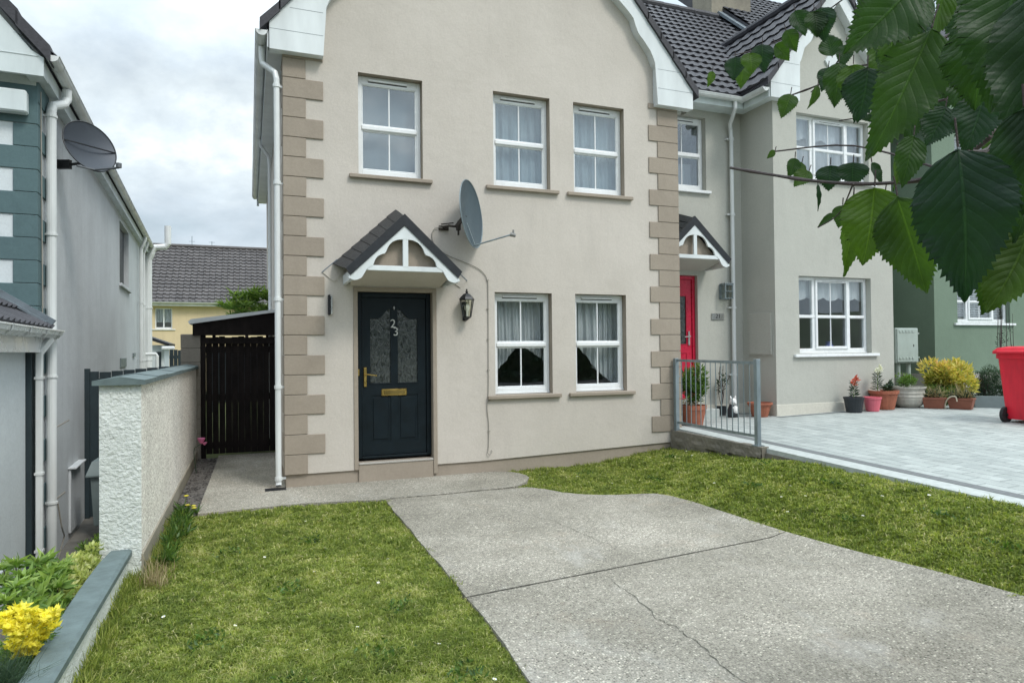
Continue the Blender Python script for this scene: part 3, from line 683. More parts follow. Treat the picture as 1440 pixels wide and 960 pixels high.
# verge tiles (overlapping pieces) and roof covering
def verge(mb, x_e, ax, rk, y0, y1, seg=.33, th=.115, lift=.02):
    sgn = 1 if x_e > ax else -1; L = abs(x_e-ax); hyp = math.hypot(1, SL); n = int(L*hyp/seg)+1
    for i in range(n):
        a = x_e-sgn*i*seg/hyp; b = x_e-sgn*(i+1.08)*seg/hyp
        za, zb = rk(a), rk(b); k = .024
        mb.add([(a, y0, za+k*.2), (b, y0, zb-.01), (b, y0, zb+th-.01), (a, y0, za+th+k), (a, y1, za+k*.2), (b, y1, zb-.01), (b, y1, zb+th-.01), (a, y1, za+th+k)],
               [(0, 1, 2, 3), (7, 6, 5, 4), (0, 4, 5, 1), (1, 5, 6, 2), (2, 6, 7, 3), (3, 7, 4, 0)])
rf = MB(); zt = .09
hyp = math.hypot(1, SL)
tile_sheet(rf, (5.80, -.1, rake(5.80)+zt), (0, 1, 0), (-1/hyp, 0, SL/hyp), D+.3, (5.80-AX)*hyp, half=False, per=.3, amp=.025)
tile_sheet(rf, (-.235, D+.2, rake(-.235)+zt), (0, -1, 0), (1/hyp, 0, SL/hyp), D+.3, (AX+.235)*hyp, half=False, per=.3, amp=.025)
slope_tiles_box(rf, (5.78, -.1, rake(5.78)+zt-.03), (0, 1, 0), (-1/hyp, 0, SL/hyp), D+.25, (5.78-AX)*hyp, .05)
slope_tiles_box(rf, (-.225, D+.15, rake(-.225)+zt-.03), (0, -1, 0), (1/hyp, 0, SL/hyp), D+.25, (AX+.225)*hyp, .05)
ro = rf.build('roof', M['tile'], H)
vg = MB(); verge(vg, 5.80, AX, rake, -.165, .0); verge(vg, -.27, AX, rake, -.165, .0); vg.build('verge_tiles', M['tile'], ro)
gt = MB(); gutter(gt, (-.25, -.14, 5.08), (-.25, D+.2, 5.08), .065); gt.build('gutter', M['gutter'], H)
sf = MB(); sf.box(-.19, -.175, -.11, D+.1, 4.90, 5.08); sf.box(-.175, -.002, .01, D+.1, 4.905, 4.915)
sf.box(-.215, -.165, D+.02, D+.1, 4.84, 5.05)
sf.build('soffit', M['soffit'], H)
dp = MB(); dp.tube([(-.245, .16, 5.0), (-.245, .16, 4.86), (-.235, .15, 4.80), (-.10, .02, 4.66), (-.085, .0, 4.58), (-.085, -.0, 4.4), (-.085, -.0, 2), (-.085, -.0, -.17), (-.085, -.02, -.20)], .034, 12)
for z in (4.5, 3.35, 1.98, .95, -.12): dp.tube([(-.085, 0, z-.02), (-.085, 0, z+.02)], .043, 12); dp.box(-.125, -.002, .012, .03, z-.012, z+.012)
dp.build('downpipe', M['gutter'], H, False)
dp = MB(); dp.tube([(-.2, 3.9, 5.0), (-.2, 3.9, 4.9), (-.07, 3.9, 4.72), (-.06, 3.9, 4.6), (-.06, 3.9, -.1)], .03, 10); dp.build('downpipe', M['gutter'], H)
dr = MB(); dr.box(-.24, .0, -.12, .06, -.242, -.234, .003); dr.build('drain_cover', M['black'], H)
# ================================================================ things on the front wall
# lantern
L = thing('wall_lantern', (2.206, 0, 1.75), 'black coach lantern with a clear bulb on the wall beside the black door', 'lamp')
c = (2.206, -.11, 0); m = MB()
m.box(2.176, 2.236, -.022, -.0015, 1.74, 1.99, .01); m.tube([(2.206, -.02, 1.82), (2.206, -.06, 1.755), (2.206, -.11, 1.75)], .009, 8)
m.lathe([(0, .395), (.012, .385), (.008, .365), (.022, .355), (.012, .34), (.045, .325), (.085, .285), (.102, .262), (.105, .252), (.06, .25), (0, .25)], (c[0], c[1], 1.755), 6)
m.lathe([(0, -.01), (.02, 0), (.035, .015), (.052, .022), (.055, .035), (0, .036)], (c[0], c[1], 1.755), 6)
for k in range(6):
    a = k*math.pi/3; m.bar((c[0]+.053*math.cos(a), c[1]+.053*math.sin(a), 1.785), (c[0]+.092*math.cos(a), c[1]+.092*math.sin(a), 2.01), .008)
m.build('lantern_frame', M['black'], L)
m = MB(); m.lathe([(.050, .03), (.088, .252)], (c[0], c[1], 1.757), 6); m.build('lantern_glass', M['lampglass'], L)
m = MB(); m.lathe([(0, .20), (.02, .195), (.034, .17), (.036, .145), (.02, .11), (.014, .07), (.014, .04)], (c[0], c[1], 1.755), 12); m.build('bulb', M['bulb'], L, True)
B = thing('door_intercom', (.512, 0, 1.80), 'slim black bell push with a silver strip left of the black door', 'doorbell')
m = MB(); m.box(.485, .512, -.05, -.0015, 1.80, 2.045, .008); m.build('casing', M['black'], B)
m = MB(); m.box(.513, .540, -.045, -.0015, 1.81, 2.035, .006); m.build('strip', M['silver'], B)
# dish
def dish(par, c, nrm, rx, rz, mat, rim, depth=.08, roll=0, mesh=False):
    nrm = Vector(nrm).normalized(); up = Vector((0, 0, 1)); sx = up.cross(nrm).normalized(); sy = nrm.cross(sx)
    if roll: sx, sy = sx*math.cos(roll)+sy*math.sin(roll), sy*math.cos(roll)-sx*math.sin(roll)
    mb = MB(); nr, na = 10, 40
    for off in (0, -.006):
        vs = [Vector(c)+nrm*(off-depth)]; fsx = []
        for i in range(1, nr+1):
            t = i/nr
            for k in range(na):
                a = 2*math.pi*k/na; vs.append(Vector(c)+sx*(rx*t*math.cos(a))+sy*(rz*t*math.sin(a))+nrm*(off-depth*(1-t*t)))
        fsx += [(0, 1+k, 1+(k+1) % na) for k in range(na)]
        fsx += [(1+(i-1)*na+k, 1+i*na+k, 1+i*na+(k+1) % na, 1+(i-1)*na+(k+1) % na) for i in range(1, nr) for k in range(na)]
        mb.add(vs, fsx)
    o = mb.build('reflector', mat, par, True)
    rb = MB(); pts = [Vector(c)+sx*(rx*math.cos(a))+sy*(rz*math.sin(a)) for a in [2*math.pi*k/48 for k in range(49)]]; rb.tube(pts, .007, 6, False); rb.build('rim', rim, o)
    return sx, sy
S = thing('satellite_dish', (1.95, 0, 2.94), 'large slate grey satellite dish on a rusty bracket above the lantern', 'satellite dish', 'satellite dishes')
dc = at(663, 301, -.30); nrm = Vector((.83, -.66, .10))
sx, sy = dish(S, dc, nrm, .385, .43, M['dishgrey'], M['galv'], .075)
nrm.normalize()
m = MB(); m.box(1.87, 2.0, -.025, -.0015, 2.90, 2.96, .004); m.tube([(1.92, -.02, 2.94), (1.97, -.14, 2.94), (2.08, -.17, 2.93)], .016, 8); m.bar((2.06, -.17, 2.93), tuple(dc-nrm*.085), .035, .045); m.tube([(1.90, -.03, 2.975), (2.02, -.16, 2.975)], .009, 6); m.tube([(2.08, -.18, 2.82), (2.08, -.18, 3.0)], .013, 8)
m.box(2.055, 2.105, -.21, -.15, 2.88, 2.96, .004); m.build('bracket', M['rust'], S)
lnb = at(722, 329, -.60); foot = dc-sy*.40
m = MB(); m.tube([tuple(foot), tuple(foot.lerp(lnb, .5)), tuple(lnb)], .010, 8); m.bar(dc-nrm*.08-sy*.1, foot, .02); m.build('feed_arm', M['galv'], S)
m = MB(); m.tube([lnb+Vector((.03, 0, -.02)), lnb+Vector((-.035, .02, .0))], [.022, .030], 10); m.tube([lnb+Vector((0, 0, -.02)), lnb+Vector((.0, 0, .05))], .012, 8); m.build('receiver_head', plain('lnb_grey', (.22, .22, .21), .5), S)
m = MB(); q = [(1.93, -.03, 2.93), (1.84, -.02, 2.93), (1.79, -.012, 2.88), (1.78, -.012, 2.80), (1.82, -.012, 2.70), (1.95, -.012, 2.60), (2.13, -.012, 2.53), (2.33, -.012, 2.46), (2.45, -.012, 2.39), (2.52, -.012, 2.28), (2.53, -.012, 2.1), (2.525, -.012, 1.2), (2.52, -.012, .8), (2.50, -.014, .60), (2.52, -.012, .4), (2.515, -.012, .10), (2.50, -.02, .02), (2.53, -.03, -.0), (2.56, -.02, .03), (2.555, -.012, .05)]
def smooth(P, n=4):
    P = [Vector(p) for p in P]; out = []
    for i in range(len(P)-1):
        p0, p1, p2, p3 = P[max(i-1, 0)], P[i], P[i+1], P[min(i+2, len(P)-1)]
        for k in range(n):
            t = k/n; out.append(.5*((2*p1)+(p2-p0)*t+(2*p0-5*p1+4*p2-p3)*t*t+(3*p1-p0-3*p2+p3)*t**3))
    return out+[P[-1]]
m.tube(smooth(q), .0055, 6)
for z in (2.28, 1.9, 1.5, 1.1, .7, .3): m.box(2.51, 2.54, -.02, -.002, z-.006, z+.006)
tag(m.build('aerial_cable', M['cable']), 'thin beige cable curving from the dish bracket down the front wall', 'cable')
# ================================================================ NEIGHBOUR (grey, red door)
N = thing('terraced_house', (8, 5, .2), 'grey rendered house with a red door and a projecting gabled bay', 'house')
Yr, Yb = 1.08, .30; X0, XB, XE = W+.004, 7.60, 10.25; DZ = .49
w = MB(); win = (6.05, 6.87, 4.03, 5.285); dr_ = (5.72, 6.66, DZ, DZ+2.097)
hs = [win, dr_]; wallgrid(w, X0, XB, -.1, 5.6, [win, (dr_[0], dr_[1], -.1, dr_[3])], Yr)
for h_ in hs: reveal(w, h_, Yr, .12)
bw = (8.10, 9.72, 1.245, 2.545); bu = (8.10, 9.72, 4.20, 5.27)
wallgrid(w, XB, XE, .42, 5.6, [bw, bu], Yb); reveal(w, bw, Yb, .12); reveal(w, bu, Yb, .12)
AXB = (XB+XE)/2+.005; SB = 1.27
def rkb(x): return 7.56-SB*abs(x-AXB)
w.add([(XB, Yb, 5.6), (XE, Yb, 5.6), (XE, Yb, rkb(XE)), (AXB, Yb, rkb(AXB)), (XB, Yb, rkb(XB))], [(0, 1, 2, 3, 4)])
w.quad((XB, Yr, .42), (XB, Yb, .42), (XB, Yb, 5.9), (XB, Yr, 5.9)); w.quad((XE, Yb, .42), (XE, 3.2, .42), (XE, 3.2, 5.9), (XE, Yb, 5.9))
w.quad((X0, 9, 0), (XE, 9, 0), (XE, 9, 5.6), (X0, 9, 5.6)); w.quad((XE, 3, 0), (XE, 9, 0), (XE, 9, 5.6), (XE, 3, 5.6))
w.build('wall', M['wall21'], N)
pl = MB(); pl.box(XB-.012, XE+.012, Yb-.014, Yb-.001, -.2, .425, .004); pl.box(XB-.012, XB-.001, Yb, Yr-.001, -.2, .425); pl.box(dr_[1], XB-.013, Yr-.012, Yr-.001, -.2, .40); pl.build('plinth', M['plinth21'], N)
for a, b, c, d, y in ((5.72, 6.66, -.1, DZ, 0),): 
    s = MB(); s.box(a-.15, b+.15, Yr-.35, Yr+.1, -.1, DZ-.13, .01); s.box(a, b, Yr-.02, Yr+.1, DZ-.13, DZ, .006); s.build('step', M['pavewhite'], N)
wo = window(N, *win, Yr, sillmat='upvc', glass='glassup', sill_over=.07)
curtain(wo, win[0], win[1], win[2]+.02, win[2]+.55, Yr+.4, amp=.01, folds=3, seed=31)
for i, q in enumerate((bw, bu)):
    wo = window(N, *q, Yb, style='triple', sillmat='upvc', sill_over=.13, glass='glass' if i == 0 else 'glassup')
    curtain(wo, q[0], q[1], 0, q[3], Yb+.20, hem=lambda t: q[3]-.34-.05*abs(math.sin(t*14)), folds=7, amp=.008, seed=33+i, name='valance')
    if i == 1: curtain(wo, q[0], q[1], q[2], q[3]-.2, Yb+.30, folds=4, seed=36)
    if i == 0:
        v = MB(); v.lathe([(.0, 0), (.07, .0), (.09, .1), (.05, .16), (.06, .2)], (9.05, Yb+.3, q[2]+.01), 14); v.build('vase', plain('blue_vase', (.12, .14, .4), .3), wo)
il = MB(); il.box(XB+.02, XE-.02, Yb+2.2, Yb+2.3, .3, 5.6); il.box(X0+.3, XE-.02, Yr+.3 if 0 else Yb+.2, 8.5, 2.9, 3.0) if False else None; il.box(XB+.02, XE-.02, Yb+.2, 3, 2.95, 3.05); il.box(X0+.02, XB, Yr+1.6, Yr+1.7, .2, 5.6); il.box(XB-.02, XB+.02, Yr+.1, 5, .2, 5.6); il.box(X0+.02, XB-.03, Yr+.16, 3, 2.9, 3.0); il.build('inner_walls', M['inside'], N)
rd = panel_door(N, dr_[0], dr_[1], DZ+.01, dr_[3], Yr+.09, M['reddoor'])
m = MB(); m.box(dr_[1]-.145, dr_[1]-.11, Yr+.07, Yr+.087, DZ+.92, DZ+1.16, .004); m.tube([(dr_[1]-.128, Yr+.08, DZ+1.07), (dr_[1]-.128, Yr+.03, DZ+1.07), (dr_[1]-.25, Yr+.03, DZ+1.06)], .01, 8)
m.build('handle', M['silver'], rd)
m = MB(); m.box(dr_[0]+.32, dr_[0]+.62, Yr+.078, Yr+.089, DZ+.80, DZ+.87, .004); m.build('letterbox', M['silver'], rd)
canopy(N, 6.19, DZ, Yr, M['slate'], M['wall21'])
pq = MB(); pq.box(6.93, 7.19, Yr-.02, Yr-.002, 1.84, 1.95, .003); po = pq.build('number_plaque', M['silver'], N); text_mesh('21', .10, M['black'], po, (7.06, Yr-.023, 1.90), ext=.002)
pq = MB(); pq.box(7.588, 7.5985, .345, .93, 1.215, 1.965, .003); pq.box(7.570, 7.589, .37, .905, 1.24, 1.94, .008); pq.box(7.562, 7.571, .385, .40, 1.30, 1.33, .002); pq.build('meter_box', M['wall21'], N)
# row roof, bay roof, gutters
rf = MB(); ez, ey = 5.60, .78; hy = math.hypot(1, .9)
tile_sheet(rf, (3.4, ey, ez), (1, 0, 0), (0, 1/hy, .9/hy), 7.05, (5.0-ey)*hy, per=.19, amp=.022, step=.03)
slope_tiles_box(rf, (3.4, ey+.02, ez-.02), (1, 0, 0), (0, 1/hy, .9/hy), 7.05, (5.0-ey)*hy, .05)
slope_tiles_box(rf, (10.45, 9.2, 5.60), (-1, 0, 0), (0, -1/hy, .9/hy), 7.05, (9.2-5.0)*hy, .05)
ro = rf.build('roof', M['tile'], N)
rg = MB(); zr_ = ez+.9*(5.0-ey)
for i in range(16): rg.tube([(3.4+i*.44, 5.0, zr_+.02), (3.4+(i+1)*.44+.02, 5.0, zr_+.03)], .09, 10)
rg.build('ridge_tiles', M['tile'], ro)
rf = MB(); hb = math.hypot(1, SB); xl, xr_ = 7.36, 2*AXB-7.36
tile_sheet(rf, (xl, 4.2, rkb(xl)+.09), (0, -1, 0), (1/hb, 0, SB/hb), 4.05, (AXB-xl)*hb, half=False, per=.3, amp=.025, step=.03)
tile_sheet(rf, (xr_, .15, rkb(xr_)+.09), (0, 1, 0), (-1/hb, 0, SB/hb), 4.05, (xr_-AXB)*hb, half=False, per=.3, amp=.025, step=.03)
slope_tiles_box(rf, (xl, 4.2, rkb(xl)+.07), (0, -1, 0), (1/hb, 0, SB/hb), 4.05, (AXB-xl)*hb, .05); slope_tiles_box(rf, (xr_, .15, rkb(xr_)+.07), (0, 1, 0), (-1/hb, 0, SB/hb), 4.05, (xr_-AXB)*hb, .05)
ro2 = rf.build('bay_roof', M['tile'], N)
rg = MB()
for i in range(9): rg.tube([(AXB, .1+i*.44, rkb(AXB)+.12), (AXB, .1+(i+1)*.44+.02, rkb(AXB)+.13)], .09, 10)
SLs = SL; SL = SB; verge(rg, xl, AXB, rkb, .12, .3); verge(rg, xr_, AXB, rkb, .12, .3); SL = SLs
rg.build('ridge_tiles', M['tile'], ro2)
YW = Yb
barge(N, 7.45, 2*AXB-7.45, AXB, rkb, .16, 5.40, .60, [(0, 6.02), (.04, 6.08), (.12, 6.30), (.25, 6.42), (.30, 6.50), (.34, 6.62), (.48, 6.72), (.6, 6.78)])
dm = MB(); cx_, cz_ = AXB, 6.22; dm.prism([(cx_-.20, cz_), (cx_, cz_-.26), (cx_+.20, cz_), (cx_, cz_+.26)], Yb-.03, Yb-.002); dm.build('diamond_panel', M['bargewhite'], N)
gt = MB(); gutter(gt, (5.78, .72, 5.545), (7.36, .72, 5.545), .06); gutter(gt, (7.36, .78, 5.545), (7.36, .17, 5.545), .06); gt.build('gutter', M['gutter'], N)
sf = MB(); sf.box(5.74, 7.42, .785, .80, 5.40, 5.55); sf.box(5.53, 7.44, .80, Yr-.002, 5.40, 5.41); sf.box(7.425, 7.44, .18, .784, 5.40, 5.55); sf.box(7.44, XB-.002, .18, 1.0, 5.402, 5.412); sf.box(6.98, 7.0, .44, .80, 5.37, 5.40) if False else None; sf.build('soffit', M['upvc_old'], N)
dp = MB(); dp.tube([(7.22, .74, 5.49), (7.22, .74, 5.38), (7.28, .95, 5.18), (7.33, 1.0, 5.10), (7.34, 1.0, 4.9), (7.34, 1.0, .26)], .034, 12)
for z in (4.95, 3.65, 2.05, .9, .32): dp.tube([(7.34, 1.0, z-.02), (7.34, 1.0, z+.02)], .043, 12); dp.box(7.26, 7.42, 1.02, 1.078, z-.012, z+.012)
dp.build('downpipe', M['gutter'], N)
c = MB(); c.box(10.12, 11.30, 5.0, 5.75, 8.6, 11.6); c.box(10.06, 11.36, 4.94, 5.81, 11.6, 11.75); 
for x in (10.35, 10.7, 11.05): c.lathe([(.12, 0), (.10, .4), (.12, .45), (.09, .45)], (x, 5.38, 11.75), 12)
c.build('chimney', M['chimney'], ro)
lf = MB(); lf.bar((10.40, 3.6, 8.17+.12), (10.40, 5.0, 9.43+.12), .22, .06); lf.bar((10.28, 5.02, 9.48), (10.28, 5.5, 9.48), .3, .06); lf.build('flashing', M['lead'], ro)
m = thing('wall_light', (7.19, Yr, 2.2), 'small square metal lantern between the red door and the white downpipe', 'lamp')
b = MB(); b.box(7.10, 7.28, Yr-.03, Yr-.002, 2.19, 2.45, .004); 
for x in (7.115, 7.265):
    for y in (-.15, -.035): b.box(x-.008, x+.008, Yr+y-.008, Yr+y+.008, 2.2, 2.44)
for z in (2.2, 2.32, 2.43): b.box(7.105, 7.275, Yr-.16, Yr-.15, z-.006, z+.006); b.box(7.107, 7.117, Yr-.155, Yr-.03, z-.006, z+.006); b.box(7.263, 7.273, Yr-.155, Yr-.03, z-.006, z+.006)
b.box(7.10, 7.28, Yr-.165, Yr-.03, 2.44, 2.46, .004); b.build('lantern_cage', M['galv'], m)
b = MB(); b.box(7.125, 7.255, Yr-.14, Yr-.04, 2.21, 2.43); b.build('lantern_glass', M['lampglass'], m)
# wire from canopy to corner
m = MB(); m.tube([(5.55, 1.03, 3.95), (5.72, 1.0, 3.70), (5.95, .9, 3.52)], .008, 6); tag(m.build('stay_cable', M['black']), 'short black cable running down to the canopy over the red door', 'cable')
# ================================================================ GREEN HOUSE
GH = thing('green_house', (15, 5, .3), 'sage green rendered house with white windows at the right edge', 'house')
w = MB(); gx0, gx1, gy = 13.38, 18.5, 1.85
gl_ = (14.10, 15.85, 1.86, 2.85); gu_ = (14.10, 15.85, 4.95, 6.02)
wallgrid(w, gx0, gx1, .75, 6.6, [gl_, gu_], gy); reveal(w, gl_, gy, .12); reveal(w, gu_, gy, .12)
w.add([(gx0, gy, 6.6), (gx1, gy, 6.6), ((gx0+gx1)/2, gy, 9.4)], [(0, 1, 2)])
w.quad((gx0, 2.95, .75), (gx0, gy, .75), (gx0, gy, 6.6), (gx0, 2.95, 6.6))
w.quad((XE, 2.95, .75), (gx0, 2.95, .75), (gx0, 2.95, 6.6), (XE, 2.95, 6.6)); w.quad((gx1, gy, .2), (gx1, 9, .2), (gx1, 9, 6.6), (gx1, gy, 6.6))
w.build('wall', M['green'], GH)
p = MB(); p.box(gx0-.012, gx1, gy-.012, gy-.001, -.1, .752); p.box(gx0-.012, gx0-.001, gy, 2.94, -.1, .752); p.box(XE+.01, gx0-.013, 2.935, 2.948, -.1, .752); p.build('plinth', M['greenlow'], GH)
for q in (gl_, gu_):
    wo = window(GH, *q, gy, style='triple', sillmat='upvc', sill_over=.12)
    s = MB(); n = int((q[3]-q[2]-.12)/.055)
    for i in range(n):
        z = q[2]+.09+i*.055
        s.add([(q[0]+.05, gy+.19, z+.03), (q[1]-.05, gy+.19, z+.03), (q[1]-.05, gy+.235, z), (q[0]+.05, gy+.235, z), (q[0]+.05, gy+.19, z+.037), (q[1]-.05, gy+.19, z+.037), (q[1]-.05, gy+.235, z+.007), (q[0]+.05, gy+.235, z+.007)], [(0, 1, 2, 3), (7, 6, 5, 4), (0, 4, 5, 1), (2, 6, 7, 3)])
    for x in (q[0]+.42, q[0]+.9, q[1]-.42): s.box(x-.02, x+.02, gy+.24, gy+.25, q[2]+.05, q[3]-.04)
    s.build('shutter', M['shutter'], wo)
i_ = MB(); i_.box(gx0+.02, gx1-.02, 4.4, 4.5, .3, 6.6); i_.box(gx0+.02, gx1-.02, gy+.3, 4.4, 3.4, 3.5); i_.build('inner_walls', M['inside'], GH)
r = MB(); tile_sheet(r, (10.45, 2.5, 7.45), (1, 0, 0), (0, 1/hy, .9/hy), 9, (6.5-2.5)*hy+.3, per=.19, amp=.022, step=.03)
slope_tiles_box(r, (10.45, 2.52, 7.43), (1, 0, 0), (0, 1/hy, .9/hy), 9, (6.5-2.5)*hy+.3, .40); slope_tiles_box(r, (19.5, 10.9, 6.6), (-1, 0, 0), (0, -1/hy, .9/hy), 9, 4.2*hy, .05)
zz = 9.45; xm_ = (gx0+gx1)/2; L_ = xm_-gx0+.3
slope_tiles_box(r, (gx0-.3, 6, 6.35), (0, -1, 0), (1, 0, 1.12), 4.4, L_*1.5, .05); slope_tiles_box(r, (gx1+.3, 1.6, 6.35), (0, 1, 0), (-1, 0, 1.12), 4.4, L_*1.5, .05)
r.build('roof', M['tile'], GH)
gt = MB(); gt.box(gx0-.3, gx0-.28, 1.7, 2.9, 6.2, 6.38); gt.box(XE, gx0-.3, 2.6, 2.62, 6.5, 6.7); gt.build('fascia', M['gutter'], GH)
# ================================================================ GROUND, DRIVE, PATH, PAVING
def sheet(poly_fn, xs, ys, lift, name, mat, kind='structure'):
    mb = MB(); ny = len(ys); vs = []
    for x in xs:
        for y in ys: vs.append((x, y, poly_fn(x, y)+lift))
    mb.add(vs, [(i*ny+j, (i+1)*ny+j, (i+1)*ny+j+1, i*ny+j+1) for i in range(len(xs)-1) for j in range(ny-1)])
    o = mb.build(name, mat, None, True); o['kind'] = kind; return o
ZL = -.90
def ground_h(x, y):
    if x < -1.34: return ZL-.08 if x < -1.36 else -.6
    if x > 5.40: return (gz(5.4, y)-.25) if y > -60 else -.4
    return gz(x, y)-.035
gx = [-1200, -400, -120, -40, -15, -6, -3, -1.37, -1.345, -1.33]+[i*.4-1.0 for i in range(17)]+[5.41, 6.5, 8, 12, 20, 40, 120, 400, 1200]
gy_ = [-1200, -400, -120, -40, -20, -12]+[-10+i*.5 for i in range(21)]+[2, 4, 8, 15, 40, 120, 400, 1200]
sheet(ground_h, gx, gy_, 0, 'ground', M['grassbase'])
# driveway outline: left edge and right edge as functions of y
RE = [(-.95, 2.50), (-1.05, 2.66), (-1.23, 2.80), (-1.42, 2.90), (-1.58, 3.05), (-1.70, 3.28), (-1.76, 3.45), (-1.80, 3.64), (-1.87, 3.83), (-2.05, 3.91), (-2.40, 3.96), (-3.09, 3.99), (-3.66, 4.02), (-4.32, 4.09), (-4.96, 4.185), (-5.5, 4.225), (-7, 4.35), (-9, 4.4), (-16, 4.4)]
def redge(y):
    y = min(max(y, RE[-1][0]), RE[0][0])
    for (a, xa), (b, xb) in zip(RE, RE[1:]):
        if b <= y <= a: return xa+(xb-xa)*(a-y)/(a-b)
    return RE[-1][1]
def ledge(y): return .965+.004*math.sin(y*5.1)+.003*math.sin(y*13)-(.05*max(0, -4.4-y) if y > -6 else .08)
JY = lambda x: -3.99+(x-.956)*.107-.0*x   # joint line across the drive
def slab(ya, yb, name, n=40, m=16):
    """ya(x) far end, yb(x) near end"""
    mb = MB(); vs = []
    for i in range(n+1):
        t = i/n
        for j in range(m+1):
            s = j/m; y = ya(1.0+3*s)*(1-t)+yb(1.0+3*s)*t; xa, xb = ledge(y), redge(y); x = xa+(xb-xa)*s
            y = ya(x)*(1-t)+yb(x)*t; vs.append((x, y, gz(x, y)+.004))
    mb.add(vs, [(i*(m+1)+j, (i+1)*(m+1)+j, (i+1)*(m+1)+j+1, i*(m+1)+j+1) for i in range(n) for j in range(m)])
    # slab edges going down
    for j in (0, m):
        A = [vs[i*(m+1)+j] for i in range(n+1)]; mb.strip(A, [(x, y, z-.08) for x, y, z in A])
    for i in (0, n):
        A = [vs[i*(m+1)+j] for j in range(m+1)]; mb.strip(A, [(x, y, z-.08) for x, y, z in A])
    return struct(name, mb, M['concrete'], False)
dA = slab(lambda x: -1.03+.01*math.sin(x*7), lambda x: JY(x)+.006, 'driveway')
dB = slab(lambda x: JY(x)-.006, lambda x: -15.0, 'driveway', 60)
def crack(pts, w, name='driveway_crack', lift=.008):
    P = smooth([(x, y, 0) for x, y in pts], 14); mb = MB(); R = random.Random(len(pts)); A, B = [], []; j = 0
    for i, p in enumerate(P):
        j = .7*j+R.uniform(-.012, .012); ww = w*R.uniform(.3, 1.3)*(math.sin(math.pi*min(1, (i+1)/len(P)*1.1))**.3 if i < len(P) else 1)
        x, y = p.x+j, p.y+R.uniform(-.004, .004); z = gz(x, y)+lift; A.append((x-ww/2, y, z)); B.append((x+ww/2, y+.001, z))
    mb.strip(A, B); o = mb.build(name, M['crack']); o['kind'] = 'structure'; return o
crack([(2.036, -4.06), (2.016, -4.38), (1.964, -4.757), (1.996, -4.935), (1.97, -5.175), (1.91, -5.57), (1.9, -6.0)], .0075)
crack([(1.97, -1.84), (2.288, -2.541), (2.394, -3.186), (2.492, -3.636)], .004)
# joint filled with dirt and moss
mb = MB(); A, B = [], []; R = random.Random(4)
for i in range(120):
    x = .97+(3.0)*i/119; y = JY(x)+R.uniform(-.002, .002); wj = R.uniform(.0028, .0065); A.append((x, y-wj, gz(x, y)+.009)); B.append((x, y+wj, gz(x, y)+.009))
mb.strip(A, B); struct('driveway_joint', mb, M['crack'])
mb = MB(); A, B = [], []; R = random.Random(14)
for i in range(60):
    x = .98+1.6*i/59; y = -1.035+.012*math.sin(x*7)+R.uniform(-.004, .004)+.04*max(0, x-2.2); wj = R.uniform(.002, .012)*(1 if R.random() > .3 else .3); A.append((x, y-wj, gz(x, y)+.013)); B.append((x, y+wj, gz(x, y)+.013))
mb.strip(A, B); struct('path_joint', mb, M['crack'])
# path round the house
pp = [(-.85, 3.1), (-.85, 2.4), (-.87, .6), (-.885, -.5), (-.885, -.93), (-.3, -.905), (.10, -.88), (.55, -.95), (.93, -1.045), (1.6, -1.02), (2.3, -.995), (2.54, -.955), (2.72, -.80), (2.86, -.55), (2.88, -.42), (2.85, -.22), (2.80, -.12), (2.62, .0), (2.5, .03), (0, .03), (0, 3.1)]
def polysheet(P, hf, lift, name, mat, skirt=.06):
    from mathutils.geometry import tessellate_polygon
    # fine grid clipped by polygon: use triangulation of the outline with subdivided edges
    Q = []
    for a, b in zip(P, P[1:]+P[:1]):
        n = max(1, int(math.dist(a, b)/.15))
        for k in range(n): t = k/n; Q.append((a[0]+(b[0]-a[0])*t, a[1]+(b[1]-a[1])*t))
    v3 = [Vector((x, y, 0)) for x, y in Q]; tri = tessellate_polygon([v3]); mb = MB()
    mb.add([(x, y, hf(x, y)+lift) for x, y in Q], [tuple(t) for t in tri]); Q2 = Q+[Q[0]]
    mb.strip([(x, y, hf(x, y)+lift) for x, y in Q2], [(x, y, hf(x, y)+lift-skirt) for x, y in Q2])
    return struct(name, mb, mat)
polysheet(pp, gz, .008, 'path', M['concrete'])
polysheet([(-1.13, 3.0), (-1.13, -.8), (-.90, -.9), (-.87, .6), (-.853, 2.4), (-.853, 3.0)], gz, -.012, 'gravel_strip', M['gravel'], .02)['kind'] = 'structure'
# loose stones
sv = MB(); R = random.Random(12)
for _ in range(900):
    x, y = R.uniform(-1.12, -.875), R.uniform(-.85, 2.9); s = R.uniform(.006, .016); z = gz(x, y)-.010
    sv.add([(x-s, y, z), (x, y-s*1.3, z), (x+s, y, z), (x, y+s, z), (x+s*.2, y, z+s*.9)], [(0, 1, 4), (1, 2, 4), (2, 3, 4), (3, 0, 4)])
tag(sv.build('gravel', M['gravel']), 'dark gravel along the foot of the boundary wall', 'gravel', kind='stuff')
